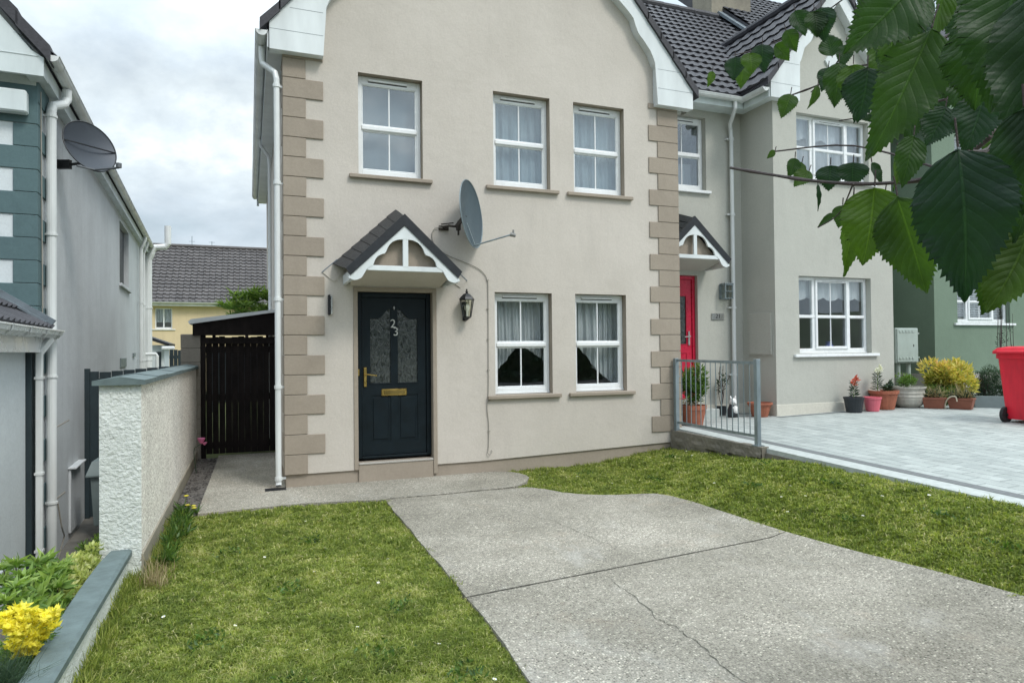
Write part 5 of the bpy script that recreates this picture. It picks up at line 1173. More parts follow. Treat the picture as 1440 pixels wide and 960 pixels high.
# ---- grass
def lawn(x0, x1, y0, y1, inside, dens_fn, name, label, seed, hmin=.018, hmax=.042):
    g = np.random.default_rng(seed); area = (x1-x0)*(y1-y0); nmax = int(area*26000)
    x = g.uniform(x0, x1, nmax); y = g.uniform(y0, y1, nmax)
    dist = np.hypot(x-CAM.x, y-CAM.y); keep = (g.random(nmax) < dens_fn(dist)/26000.) & inside(x, y); x, y, dist = x[keep], y[keep], dist[keep]; n = len(x)
    z = gzn(x, y)-.033
    pn = np.sin(x*2.3+1.3)*np.cos(y*1.9)+.6*np.sin(x*5.7+y*4.1)+.5*np.sin(x*11.3-y*9.7+2)
    from mathutils import noise as mn
    gxn, gyn = np.meshgrid(np.linspace(x0, x1, 90), np.linspace(y0, y1, 160), indexing='ij'); fld = np.array([[mn.fractal(Vector((a_*3.1, b_*3.1, seed)), .6, 2.2, 5) for a_, b_ in zip(ra, rb)] for ra, rb in zip(gxn, gyn)]); fld /= fld.std()
    fine = np.array([[mn.noise(Vector((a_*13, b_*13, seed+9))) for a_, b_ in zip(ra, rb)] for ra, rb in zip(gxn, gyn)]); fine /= fine.std()
    ia = ((x-x0)/(x1-x0)*89).astype(int); ib = ((y-y0)/(y1-y0)*159).astype(int); pn = .35*pn+.8*fld[ia, ib]; fn = fine[ia, ib]
    hh = g.uniform(hmin, hmax, n)*(1+.22*np.clip(-pn, -1, 1.5)+.22*np.clip(fn, -1, 1.5))*np.clip(.9+dist*.03, .9, 1.3); a = g.uniform(0, 2*np.pi, n); lean = g.uniform(.2, 1.5, n)
    wd = g.uniform(.0016, .0042, n)*np.clip(dist/4, .9, 2.2)
    # coarse weedy clumps
    dx, dy = np.cos(a), np.sin(a); px_, py_ = -dy, dx
    P0 = np.stack([x, y, z], 1); lv = np.stack([dx*lean*hh*.35, dy*lean*hh*.35, hh*.62], 1); tv = np.stack([dx*lean*hh*1.05, dy*lean*hh*1.05, hh*(1.05-.42*lean)], 1)
    sd = np.stack([px_, py_, np.zeros(n)], 1)*wd[:, None]
    V = np.stack([P0-sd, P0+sd, P0+lv+sd*.8, P0+lv-sd*.8, P0+tv], 1).reshape(-1, 3)
    base = (np.arange(n)*5)[:, None]; tri = np.concatenate([base+np.array([0, 1, 2]), base+np.array([0, 2, 3]), base+np.array([3, 2, 4])], 0)
    t = np.clip(.52+.10*pn+.05*fn+g.normal(0, .17, n), 0, .93); dry = g.random(n) < .05+.07*np.clip(pn, 0, 2); t[dry] = g.uniform(.88, 1, dry.sum())
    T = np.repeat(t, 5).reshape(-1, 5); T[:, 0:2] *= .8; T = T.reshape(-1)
    return tag(fastmesh(name, V, tri, T, M['grass']), label, 'grass', kind='stuff')
def led(y): return .998+.004*np.sin(y*5.1)+.003*np.sin(y*13)-np.where(y > -6, .05*np.maximum(0, -4.4-y), .08)
rey = np.array([a for a, b in RE][::-1]); rex = np.array([b for a, b in RE][::-1])
edge_n = lambda y, k: .012*np.sin(y*31+k)+.008*np.sin(y*77)
pathx = np.array([-1.0, -.885, -.3, .1, .55, .93]); pathy = np.array([-.95, -.93, -.905, -.88, -.95, -1.03])
insL = lambda x, y: (x < led(y)+edge_n(y, 0)) & (x > -1.24) & (y < np.interp(x, pathx, pathy)-.005+.01*np.sin(x*40)) & ~((x < XW+.02) & (y > -2.66)) 
dens = lambda d: np.clip(26000*(3.2/np.maximum(d, 2.2))**1.25, 5500, 26000)
lawn(-1.25, 1.0, -6.4, -.86, insL, dens, 'lawn_grass', 'cut grass of the front lawn between the low wall and the drive', 3)
px2 = np.array([2.50, 2.60, 2.80, 2.88, 2.88, 2.72, 2.54]) 
def insR(x, y):
    r_ = np.interp(y, rey, rex)-.032-edge_n(y, 2); a = (x > r_) & (y <= -.95)
    pth = np.interp(y, [-.95, -.80, -.55, -.42, -.22, -.12, 0.02], [2.54, 2.72, 2.86, 2.88, 2.85, 2.80, 2.62]); b = (y > -.95) & (x > pth+.01)
    return (a | b) & (x < 5.40+.015*np.sin(y*23)) & ~((x > 5.335) & (y > -1.9)) & (y < .015)
lawn(2.4, 5.43, -7.2, .02, insR, dens, 'lawn_grass', 'cut grass of the lawn right of the drive up to the pale paving', 4)
# longer tufts along edges and walls
def tufts(spots, name, label, cat, mat, n=26, h=.10, seed=9, spread=.03):
    g = np.random.default_rng(seed); P, Dd, L, T = [], [], [], []
    for (x, y, s) in spots:
        k = int(n*s); q = g.normal(0, spread, (k, 2)); 
        for i in range(k):
            P.append((x+q[i, 0], y+q[i, 1], gz(x, y)-.02)); a = g.uniform(0, 6.28); e = g.uniform(.1, .8); Dd.append((math.cos(a)*e, math.sin(a)*e, 1)); L.append(h*s*g.uniform(.5, 1.2)); T.append(g.uniform(.1, .9))
    return tag(leafcloud(P, Dd, np.array(L), np.full(len(L), .006), np.array(T), .35, name, mat), label, cat, kind='stuff')
R = random.Random(21)
sp1 = [(-1.22+R.uniform(0, .05), -2.7-R.uniform(0, 2.9), R.uniform(.5, 1.2)) for _ in range(60)]+[(-1.11+R.uniform(0, .10), R.uniform(-2.75, -1.0), R.uniform(.5, 1.1)) for _ in range(50)]
tufts(sp1, 'long_grass', 'long grass tufts along the foot of the low white wall', 'grass', M['grass'], 30, .11)
tufts([(-1.08+R.uniform(-.03, .12), -2.75-R.uniform(-.15, .25), R.uniform(.7, 1.3)) for _ in range(14)], 'dry_grass', 'straw coloured dry grass at the corner of the white wall end', 'grass', M['dry'], 14, .15, 10)
sp2 = [(R.uniform(2.8, 5.3), -.01-R.uniform(0, .05), R.uniform(.3, .9)) for _ in range(50)]+[(5.33+R.uniform(-.04, .05), R.uniform(-7, -.1), R.uniform(.3, .8)) for _ in range(90)]
tufts(sp2, 'long_grass', 'longer grass along the plinth and the edge of the pale paving', 'grass', M['grass'], 26, .08, 11)
# little plants growing in the joint
tufts([(x_, JY(x_), .5) for x_ in (2.88, 2.90, 2.92, 2.94, 2.96)], 'joint_weeds', 'tiny green weeds growing in the joint of the driveway', 'weed', M['lv_dark'], 10, .03, 13, .014)
# low clover and dock among the grass
g_ = np.random.default_rng(44); P, Dd = [], []
for (x_, y_) in [(-.15, -3.35), (-.65, -4.0), (-.2, -4.75), (.3, -4.55), (-.55, -2.3), (.5, -3.9), (-.85, -4.9), (.1, -2.2), (4.6, -2.6), (5.0, -3.3), (4.9, -4.5), (4.5, -3.9), (5.15, -2.2), (4.2, -1.4), (3.7, -.5), (4.9, -.7), (4.7, -5.1), (.65, -4.95)]:
    for _ in range(60): q = g_.normal(0, .055, 2); P.append((x_+q[0], y_+q[1]*1.4, gz(x_, y_)-.012)); a_ = g_.uniform(0, 6.28); Dd.append((math.cos(a_), math.sin(a_), g_.uniform(.2, 1.1)))
tag(leafcloud(P, Dd, g_.uniform(.025, .05, len(P)), g_.uniform(.012, .02, len(P)), g_.uniform(0, .55, len(P)), .35, 'clover', M['lv_green']), 'darker patches of low clover and dock in the two lawns', 'ground cover', kind='stuff')
# daisies
def daisy_proto(x, y, lab):
    t = thing('daisy', (x, y, gz(x, y)-.03), lab, 'flower', 'daisies in the lawns')
    z = gz(x, y)+.012; m = MB()
    for k in range(9):
        a = k*2*math.pi/9; m.add([(x, y, z), (x+.009*math.cos(a-.3), y+.009*math.sin(a-.3), z+.003), (x+.013*math.cos(a), y+.013*math.sin(a), z+.003), (x+.009*math.cos(a+.3), y+.009*math.sin(a+.3), z+.003)], [(0, 1, 2, 3)])
    m.build('petals', M['daisy'], t); m = MB(); m.lathe([(0, .005), (.003, .004), (.004, .001)], (x, y, z), 6); m.build('flower_centre', M['fl_yellow'], t); return t
dl_ = [(-.35, -4.9), (-.62, -4.65), (-.7, -4.8), (-.15, -5.3), (.2, -4.2), (.45, -3.5), (.6, -4.6), (.3, -5.0), (-.5, -3.9), (.05, -3.1), (-.3, -2.6), (.5, -2.4), (.1, -1.6), (.35, -1.4), (.75, -5.1), (-.9, -3.6), (.62, -3.0), (-.1, -4.4)]
dr2 = [(4.5, -3.1), (4.7, -3.0), (4.6, -3.3), (5.0, -3.6), (4.9, -3.9), (4.8, -4.3), (5.1, -4.2), (5.05, -4.6), (4.4, -2.2), (4.6, -1.8), (4.8, -2.0), (5.0, -2.4), (5.1, -1.9), (4.2, -1.2), (3.4, -.8), (3.9, -.6), (4.6, -.9), (5.0, -1.0), (4.75, -3.5), (5.15, -3.0), (4.55, -4.0), (4.95, -5.0), (4.3, -3.4), (3.6, -1.3), (5.2, -.6)]
def dup(t, loc, lab, s):
    r_ = t.copy(); COL.objects.link(r_); r_.location = loc; r_['label'] = lab; r_.scale = (s, s, s); r_.rotation_euler = (R.uniform(-.3, .3), R.uniform(-.3, .3), R.uniform(0, 6))
    for ch in list(t.children): c_ = ch.copy(); COL.objects.link(c_); c_.parent = r_
la, lb_ = 'small white daisy in the grass left of the driveway', 'small white daisy in the grass right of the driveway'
d0 = daisy_proto(*dl_[0], la)
for (x, y) in dl_[1:]: dup(d0, (x, y, gz(x, y)-.03), la, R.uniform(.7, 1.1))
for (x, y) in dr2: dup(d0, (x, y, gz(x, y)-.03), lb_, R.uniform(.8, 1.3))
# weeds with yellow flowers by the boundary wall
wd_ = thing('flowering_weed', (-.98, -1.2, gz(-.98, -1.2)), 'leafy weed with small yellow flowers at the foot of the boundary wall', 'weed')
g_ = np.random.default_rng(5); P, Dd = [], []
for k in range(90):
    x, y = -1.07+abs(g_.normal(0, .07)), (-1.15+g_.normal(0, .22) if k < 26 else g_.uniform(-2.55, -.8)); P += [(x, y, -.26)]*9; Dd += [(math.cos(a), math.sin(a), e) for a, e in zip(g_.uniform(0, 6.28, 9), g_.uniform(.5, 2.2, 9))]
leafcloud(P, Dd, g_.uniform(.04, .14, len(P)), g_.uniform(.008, .02, len(P)), g_.uniform(.0, .45, len(P)), .35, 'foliage', M['lv_green'], wd_)
for px, py, Yq in ((262, 697, -.6), (264, 710, -.8), (272, 711, -.8), (273, 714, -.9), (256, 739, -1.1)):
    p = at(px, py, Yq); m = MB(); m.lathe([(0, .006), (.012, .010), (.026, .004), (.012, -.004)], tuple(p), 9); fo = m.build('flower', M['fl_yellow'], wd_)
    m = MB(); m.tube([(p.x-.03, p.y, -.25), (p.x-.01, p.y, (p.z-.25)/2), tuple(p)], .003, 5); m.build('stem', M['lv_green'], fo)
pk = at(283, 621, 1.6); pf = thing('pink_flower', (pk.x-.05, pk.y, -.25), 'single drooping pink flower leaning from the boundary wall foot', 'flower')
m = MB(); m.lathe([(.0, .0), (.02, .02), (.045, .06), (.05, .08), (.03, .05)], (pk.x, pk.y, pk.z-.03), 9); m.lathe([(.0, .0), (.02, .02), (.035, .04)], (pk.x+.04, pk.y, pk.z-.05), 7); m.build('petals', M['fl_pink'], pf)
m = MB(); m.tube(smooth([(pk.x-.06, pk.y, -.25), (pk.x-.09, pk.y, .05), (pk.x-.04, pk.y, pk.z-.05), (pk.x, pk.y, pk.z-.03)]), .005, 6); m.build('stem', M['lv_dark'], pf)
# left bed shrubs
mb = MB(); mb.add([(-1.34, -12, -.30), (-1.34, -2.68, -.38), (-2.0, -2.4, -.75), (-2.6, -3.2, -.85), (-3.2, -12, -.6)], [(0, 1, 2, 3, 4)]); struct('flower_bed', mb, M['soil'])
def shrub(name, c, r, n, L, Wd, mat, lab, seed, **k):
    t = thing(name, (c[0], c[1], c[2]-r[2]), lab, 'shrub')
    bush(t, c, *r, n, L, Wd, mat, seed=seed, **k)
    m = MB(); R_ = random.Random(seed)
    for i in range(7): a = R_.uniform(0, 6.28); m.tube([(c[0], c[1], c[2]-r[2]), (c[0]+r[0]*.3*math.cos(a), c[1]+r[1]*.3*math.sin(a), c[2]-r[2]*.2), (c[0]+r[0]*.6*math.cos(a), c[1]+r[1]*.6*math.sin(a), c[2]+r[2]*.5)], [.012, .008, .003], 6)
    m.build('stem', M['bark'], t); return t
def whorls(par, centres, n, L, Wd, mat, seed):     # rosettes of strap leaves (rhododendron-like)
    g = np.random.default_rng(seed); P, Dd, T, LL = [], [], [], []
    for c in centres:
        for k in range(n):
            a = g.uniform(0, 6.28); e = g.uniform(-.2, 1.1); P.append(c); Dd.append((math.cos(a), math.sin(a), e)); T.append(np.clip(.35+.45*e+g.uniform(-.1, .2), 0, 1)); LL.append(L*g.uniform(.6, 1.1))
    return leafcloud(P, Dd, np.array(LL), np.full(len(P), Wd), np.array(T), .25, 'foliage', mat, par)
g1 = thing('broadleaf_shrub', tuple(at(60, 880, -3.9).xy)+(-.75,), 'bright green shrub with whorls of narrow leaves behind the low coping', 'shrub')
cs = []; g_ = np.random.default_rng(3)
for (px, py, Yq) in ((5, 800, -3.3), (22, 795, -3.5), (35, 812, -3.7), (50, 792, -3.3), (55, 830, -3.7), (70, 815, -3.5), (82, 826, -3.6), (20, 826, -3.9), (44, 852, -4.0), (66, 850, -3.8), (10, 845, -4.1), (88, 845, -3.6), (64, 788, -3.1), (30, 845, -3.9), (74, 868, -3.9), (85, 805, -3.2)):
    p = at(px, py, Yq); cs.append(tuple(p)); 
    for _ in range(2): cs.append(tuple(p+Vector(g_.normal(0, .05, 3))+Vector((0, .05, -.07))))
whorls(g1, cs, 26, .105, .026, M['lv_green'], 4)
m = MB(); b0 = at(50, 870, -3.6); b0.z = -.75
for c in cs[::3]: m.tube([tuple(b0), tuple((Vector(b0)+Vector(c))/2+Vector((0, 0, -.05))), c], [.012, .008, .003], 6)
m.build('stem', M['bark'], g1)
vc = at(118, 790, -2.6); v1 = thing('variegated_shrub', (vc.x, vc.y, -.8), 'cream and green variegated shrub spilling beside the white wall end', 'shrub')
for i, (px, py, Yq, rr2) in enumerate(((134, 777, -2.75, .10), (124, 790, -2.9, .12), (112, 803, -3.05, .11), (103, 820, -3.2, .12), (92, 830, -3.3, .10), (118, 812, -3.1, .09))):
    c = at(px, py, Yq); bush(v1, (c.x-.03, c.y, c.z-.03), rr2, rr2, rr2, 420, .045, .02, M['variegated'], seed=40+i, clumps=7)
m = MB(); m.tube([(vc.x-.05, vc.y-.1, -.8), (vc.x, vc.y-.1, -.4), tuple(vc)], .01, 6); m.build('stem', M['bark'], v1)
c = at(133, 757, -1.9); shrub('small_shrub', (c.x, c.y, c.z-.12), (.16, .16, .2), 900, .05, .012, M['lv_green'], 'small yellow-green bush against the white wall end by the side path', 50)
# yellow flowering shrub
yc = at(44, 880, -4.35); ys_ = thing('yellow_flowering_shrub', (yc.x, yc.y, -.7), 'shrub covered in bright yellow flowers at the lower left corner', 'shrub')
P = []; g_ = np.random.default_rng(8)
for (px, py) in ((20, 862), (35, 858), (50, 866), (63, 868), (30, 875), (48, 882), (66, 878), (25, 890), (42, 897), (55, 895), (36, 908), (12, 872), (46, 912), (20, 905), (72, 870), (30, 920), (15, 888)):
    p = at(px, py, -4.45+g_.uniform(-.1, .1)); P += [tuple(p+Vector(g_.normal(0, .017, 3))) for _ in range(9)]
whorls(ys_, P, 11, .038, .018, M['fl_yellow'], 9).name = 'flowers'
bush(ys_, (yc.x-.02, yc.y+.05, yc.z-.16), .17, .14, .22, 1400, .04, .012, M['lv_green'], seed=11)
# dark feathery plant bottom-left
lc = at(14, 935, -4.75); lv = thing('feathery_shrub', (lc.x, lc.y, -.7), 'dark blue-green feathery shrub in the bottom left corner', 'shrub')
g_ = np.random.default_rng(13); P, Dd, LL = [], [], []
for k in range(2600):
    a = g_.uniform(0, 6.28); e = g_.uniform(.1, 1.9); P.append((lc.x-.05+g_.normal(0, .045), lc.y+g_.normal(0, .045), lc.z-.16+g_.uniform(-.12, .08))); Dd.append((math.cos(a)*.8, math.sin(a)*.8, e)); LL.append(g_.uniform(.10, .21))
leafcloud(P, Dd, np.array(LL), np.full(len(P), .0022), g_.uniform(.2, 1, len(P)), .25, 'foliage', M['lv_dark'], lv)
# spiky shrub above the lean-to
cp = at(346, 425, 7.6); cy = thing('spiky_shrub', (cp.x, cp.y, -.3), 'light green spiky leaved shrub rising above the lean-to roof', 'shrub')
cs = []; g_ = np.random.default_rng(17)
for (px, py) in ((322, 428), (335, 418), (348, 412), (360, 410), (372, 413), (330, 434), (345, 428), (358, 424), (372, 428), (352, 440), (366, 438), (380, 420), (340, 440)): cs += [tuple(at(px, py+4, 7.6+g_.uniform(-.3, .3)))]*1
whorls(cy, [tuple(Vector(c)+Vector(g_.normal(0, .06, 3))) for c in cs for _ in range(4)], 24, .26, .035, M['lv_green'], 18)
m = MB(); m.tube([(cp.x, cp.y, -.3), (cp.x+.02, cp.y, 1.2), (cp.x, cp.y, cp.z-.1)], [.05, .04, .03], 8); m.build('trunk', M['bark'], cy)
# ================================================================ POTS ON THE PAVING
def pot(name, c, prof, mat, lab, n=20, group=None):
    t = thing(name, c, lab, 'potted plant', group); m = MB(); r0_, zt = prof[-1]
    m.lathe([(0, 0)]+prof+[(r0_-.012, zt), (r0_-.02, zt-.04), (0, zt-.04)], c, n); m.build('pot', mat, t); return t
def lily(t, c, h, flmat, seed, n=70):
    g = np.random.default_rng(seed); P, Dd = [], []
    for k in range(n): z = h*(.15+.75*k/n); a = k*2.4; P.append((c[0]+.01*math.cos(a), c[1]+.01*math.sin(a), c[2]+z)); Dd.append((math.cos(a), math.sin(a), .35))
    leafcloud(P, Dd, g.uniform(.07, .12, n)*(1.2-.5*np.arange(n)/n), np.full(n, .02), g.uniform(.1, .6, n), .3, 'foliage', M['lv_dark'], t)
    m = MB(); m.tube([c, (c[0]+.01, c[1], c[2]+h)], .006, 6); m.build('stem', M['lv_green'], t)
    P, Dd = [], []
    for (dx, dz) in ((0, .02), (-.06, -.01), (.06, .0), (.0, -.05), (.03, .05)):
        for k in range(7): a = k*.9; P.append((c[0]+dx, c[1]-.02, c[2]+h+dz)); Dd.append((math.cos(a), -.5+.2*math.sin(a*2), math.sin(a)))
    leafcloud(P, Dd, np.full(len(P), .06), np.full(len(P), .026), g.random(len(P)), .4, 'flower', flmat, t)
Z = lambda x, y: pz(x, y)+.002
c = at(1201, 578, .05); c.z = Z(c.x, c.y); c = tuple(c); t = pot('potted_lily', c, [(.12, 0), (.155, .22), (.165, .225), (.165, .25)], M['blackpot'], 'coral red lily in a black plastic pot on the pale paving'); lily(t, (c[0], c[1], c[2]+.2), .33, M['fl_red'], 60)
c = at(1227, 577, .0); c.z = Z(c.x, c.y); c = tuple(c); t = pot('plant_pot', c, [(.10, 0), (.135, .20), (.145, .205), (.145, .235)], M['pinkpot'], 'empty pink plastic pot between the black and terracotta pots'); t['category'] = 'plant pot'
m = MB(); m.lathe([(0, .19), (.125, .195)], c, 16); m.build('soil', M['soil'], t)
c = at(1243, 575, .12); c.z = Z(c.x, c.y); c = tuple(c); t = pot('potted_lily', c, [(.16, 0), (.215, .26), (.235, .265), (.24, .32)], M['terracotta'], 'white lily in a round terracotta pot beside the ribbed pot'); lily(t, (c[0]-.14, c[1], c[2]+.26), .42, M['fl_white'], 61); lily(t, (c[0]+.10, c[1], c[2]+.26), .16, M['lv_dark'], 62)
c = at(1277, 572, .12); c.z = Z(c.x, c.y); c = tuple(c)
prof = [(.17, 0), (.23, .06), (.26, .14)]
for k in range(5): prof += [(.262+.01*(k % 2), .16+k*.03)]
prof += [(.27, .32), (.285, .33), (.285, .36)]
t = pot('potted_shrub', c, prof, M['stonepot'], 'wide pale ribbed pot of low green plants under the grey cabinet', 26); bush(t, (c[0], c[1], c[2]+.44), .25, .22, .16, 900, .06, .014, M['lv_green'], tlo=0, thi=.7, seed=63)
for i, (p0, p1, lab) in enumerate(((1296, 1330, 'left terracotta trough of withered plants below the golden shrub'), (1331, 1369, 'right terracotta trough tied with rope below the golden shrub'))):
    a, b = at(p0, 577, -.12-.25*i), at(p1, 580, -.42-.3*i); zc = Z(a.x, a.y); t = thing('plant_trough', ((a.x+b.x)/2, a.y, zc), lab, 'planter', 'terracotta troughs on the paving')
    m = MB(); d = (b-a); d.z = 0; Lh = d.length; d.normalize(); nn = Vector((-d.y, d.x, 0))
    if nn.y < 0: nn = -nn
    def q(s, w_, z): return tuple(a+d*s+nn*w_+Vector((0, 0, zc-a.z+z)))
    v = [q(.04, .03, 0), q(Lh-.04, .03, 0), q(Lh-.04, .20, 0), q(.04, .20, 0), q(.01, 0, .15), q(Lh-.01, 0, .15), q(Lh-.01, .23, .15), q(.01, .23, .15), q(0, -.012, .155), q(Lh, -.012, .155), q(Lh, .242, .155), q(0, .242, .155), q(0, -.012, .185), q(Lh, -.012, .185), q(Lh, .242, .185), q(0, .242, .185)]
    m.add(v, [(4*r_+k, 4*r_+(k+1) % 4, 4*r_+4+(k+1) % 4, 4*r_+4+k) for r_ in range(3) for k in range(4)]+[(12, 13, 14, 15)]); m.build('trough', M['trough'], t)
    g_ = np.random.default_rng(70+i); P = [q(g_.uniform(.05, Lh-.05), g_.uniform(.04, .2), .17) for _ in range(110)]
    leafcloud(P, np.column_stack([g_.normal(0, .6, 110), g_.normal(0, .6, 110), np.ones(110)]), g_.uniform(.1, .3, 110), np.full(110, .012), g_.random(110), .5, 'dry_leaves', M['dry'], t)
    leafcloud(P, np.column_stack([g_.normal(0, .6, 110), g_.normal(0, .6, 110), np.ones(110)]), g_.uniform(.1, .22, 110), np.full(110, .014), g_.random(110)*.7, .4, 'foliage', M['lv_dark'], t)
    if i == 1: m = MB(); m.tube(smooth([q(-.02, -.03, 0.01), q(.0, -.03, .12), q(.06, -.04, .20), q(.14, -.03, .21), q(.16, -.03, .13)]), .012, 6); m.build('rope', M['rope'], t)
gc = at(1335, 533, .15); t = shrub('golden_shrub', (gc.x, gc.y, gc.z+.02), (.56, .42, .47), 4600, .10, .036, M['lv_yellow'], 'golden leaved shrub with reddish tips behind the terracotta troughs', 71, clumps=22)
c2 = at(1325, 552, .1); bush(t, (c2.x, c2.y, c2.z-.05), .38, .3, .28, 1800, .07, .028, M['lv_green'], seed=72)
c3 = at(1392, 545, .0); shrub('dark_conifer', (c3.x, c3.y, c3.z+.0), (.42, .38, .48), 9000, .055, .008, M['lv_dark'], 'dense dark green conifer between the golden shrub and red bin', 73, clumps=26, up=.9, thi=1)
m = MB(); a, b = at(1370, 578, -.45), at(1414, 583, -.75); a.z = b.z = Z(a.x, a.y)+.09; m.bar(tuple(a), tuple(b), .12, .20); tag(m.build('edging_block', M['bingrey']), 'low grey edging block at the foot of the dark conifer', 'edging')
bs = at(1415, 500, .6); t = thing('bare_shrub', (bs.x, bs.y, .3), 'thin bare twiggy stems rising behind the red bin', 'shrub'); m = MB(); R_ = random.Random(31)
for k in range(9):
    x = bs.x+R_.uniform(-.25, .25); m.tube([(bs.x+R_.uniform(-.1, .1), bs.y, .3), (x, bs.y, 1.2), (x+R_.uniform(-.1, .15), bs.y, R_.uniform(1.9, 2.35))], [.009, .007, .003], 5)
m.build('stem', M['bark'], t); bush(t, (bs.x, bs.y, 1.35), .3, .2, .5, 300, .045, .015, M['lv_dark'], seed=75)
# plants in recess by red door
c = at(981, 603, -.05); c = (5.83, .12, Z(5.83, .12)); t = pot('potted_bush', c, [(.14, 0), (.19, .23), (.20, .235), (.205, .30)], M['terracotta'], 'leafy bush in a terracotta pot behind the railing by the red door'); bush(t, (c[0], c[1], c[2]+.60), .24, .24, .36, 1500, .085, .026, M['lv_green'], tlo=0, thi=.6, seed=76); bush(t, (c[0], c[1], c[2]+.33), .26, .26, .07, 120, .05, .03, M['fl_white'], seed=77, name='flowers')
c = at(1081, 586, .42); c = (7.36, .42, Z(7.36, .42)); t = pot('terracotta_bowl', c, [(.12, 0), (.165, .15), (.185, .19), (.2, .20), (.2, .23)], M['terracotta'], 'low empty terracotta bowl at the corner of the grey bay'); t['category'] = 'plant pot'
c = (6.97, .62, Z(6.97, .62)); t = thing('garden_ornament', c, 'small black and white dog ornament sitting by the white downpipe', 'ornament')
m = MB(); m.lathe([(0, 0), (.085, .0), (.095, .05), (.08, .12), (.055, .18), (.045, .21), (.0, .22)], c, 14); m.tube([(c[0]-.035, c[1]-.07, c[2]), (c[0]-.03, c[1]-.055, c[2]+.14)], .018, 8); m.tube([(c[0]+.035, c[1]-.07, c[2]), (c[0]+.03, c[1]-.055, c[2]+.14)], .018, 8); m.build('body', M['blackpot'], t, True)
m = MB(); m.lathe([(0, -.02), (.035, -.01), (.058, .03), (.055, .07), (.03, .095), (0, .10)], (c[0], c[1]-.02, c[2]+.21), 12); m.tube([(c[0], c[1]-.05, c[2]+.24), (c[0]-.01, c[1]-.10, c[2]+.23)], [.03, .018], 8); 
for s in (-1, 1): m.tube([(c[0]+s*.04, c[1]-.02, c[2]+.29), (c[0]+s*.05, c[1]-.02, c[2]+.35)], [.022, .004], 6)
m.lathe([(.0, .0), (.06, .06), (.052, .15), (0, .17)], (c[0]+.015, c[1]-.045, c[2]+.02), 10); m.build('head', M['daisy'], t, True)
c = (7.02, .95, Z(7.02, .95)); t = thing('potted_climber', c, 'thin dark twiggy plant in a small pot by the grey bay corner', 'potted plant'); m = MB(); m.lathe([(0, 0), (.07, 0), (.09, .14), (.095, .15)], c, 14); m.build('pot', M['blackpot'], t)
m = MB(); R_ = random.Random(5)
for k in range(7): m.tube(smooth([(c[0], c[1], c[2]+.12), (c[0]+R_.uniform(-.06, .06), c[1], c[2]+.4), (c[0]+R_.uniform(-.12, .12), c[1]+R_.uniform(-.1, .05), c[2]+R_.uniform(.5, .85))]), .005, 5)
m.build('stem', M['bark'], t); bush(t, (c[0], c[1], c[2]+.5), .12, .10, .3, 120, .06, .02, M['lv_dark'], seed=79)
# ---- utility cabinet
t = thing('utility_cabinet', (11.3, .95, .3), 'pale grey metal cabinet on two legs against the green wall', 'cabinet'); a, b = at(1259.5, 461, .95), at(1292, 510, .95)
m = MB(); m.box(a.x, b.x, .95, 1.25, b.z, a.z, .012); m.build('body', M['cabinet'], t)
m = MB(); m.box(a.x+.02, b.x-.05, .935, .949, b.z+.025, a.z-.02, .005)
for k in range(5):
    for zz_ in (a.z-.09, b.z+.07): m.box(a.x+.07+k*.085, a.x+.12+k*.085, .926, .9345, zz_, zz_+.045, .004)
dr3 = m.build('door', M['cabinet'], t); m = MB(); m.box(b.x-.16, b.x-.14, .93, .9345, (a.z+b.z)/2-.02, (a.z+b.z)/2+.02); m.build('lock', M['black'], dr3)
m = MB(); m.box(b.x-.002, b.x+.03, .95, .98, a.z-.12, a.z-.09, .004); m.build('hinge', M['cabinet'], t); m = MB(); m.box(b.x-.002, b.x+.03, .95, .98, b.z+.09, b.z+.12, .004); m.build('hinge', M['cabinet'], t)
for f_ in (.28, .74):
    x = a.x+(b.x-a.x)*f_; m = MB(); m.tube([(x, 1.05, .2), (x, 1.05, b.z+.01)], .04, 12); m.build('leg', M['cabinet'], t)
mb = MB(); mb.box(10.6, 13.3, .6, 2.93, .25, .36); struct('planting_bed', mb, M['soil'])
# ---- red wheelie bin
bc = Vector((9.9, -2.0, 0)); bz = Z(bc.x, bc.y); t = thing('wheelie_bin', (bc.x, bc.y, bz), 'bright red plastic wheelie bin standing on the pale paving', 'bin')
x0_ = 9.98; y0_ = -2.30; m = MB(); w0, w1, dp0, dp1 = .50, .72, .46, .58; hgt = .93
cx_ = x0_+w0/2-.03
def rr_poly(w_, d_, z, r_=.05, cx2=None): 
    out = []
    for sx_, sy_, a0 in ((1, 1, 0), (-1, 1, 90), (-1, -1, 180), (1, -1, 270)):
        for k in range(4): a = math.radians(a0+k*30); out.append((cx_+sx_*(w_/2-r_)+r_*math.cos(a), y0_+.3+sy_*(d_/2-r_)+r_*math.sin(a), bz+z))
    return [(a_, b_, bz+(c_-bz)*1.08) for a_, b_, c_ in out]
rings = [rr_poly(w0, dp0, .05), rr_poly(w0+.02, dp0+.03, .12), rr_poly(w1-.02, dp1-.02, .86), rr_poly(w1+.02, dp1+.02, .87), rr_poly(w1+.02, dp1+.02, .93)]
vs = [p for r_ in rings for p in r_]; m.add(vs, [(i*16+k, i*16+(k+1) % 16, (i+1)*16+(k+1) % 16, (i+1)*16+k) for i in range(4) for k in range(16)]+[tuple(range(15, -1, -1))]); m.box(cx_-.12, cx_+.0, y0_-.04, y0_-.02, bz+.80, bz+.84) if False else None
bb = m.build('body', M['binred'], t)
m = MB(); lr = [rr_poly(w1+.07, dp1+.09, .932), rr_poly(w1+.07, dp1+.09, .965), rr_poly(w1+.0, dp1+.0, 1.01), rr_poly(w1-.2, dp1-.2, 1.03)]
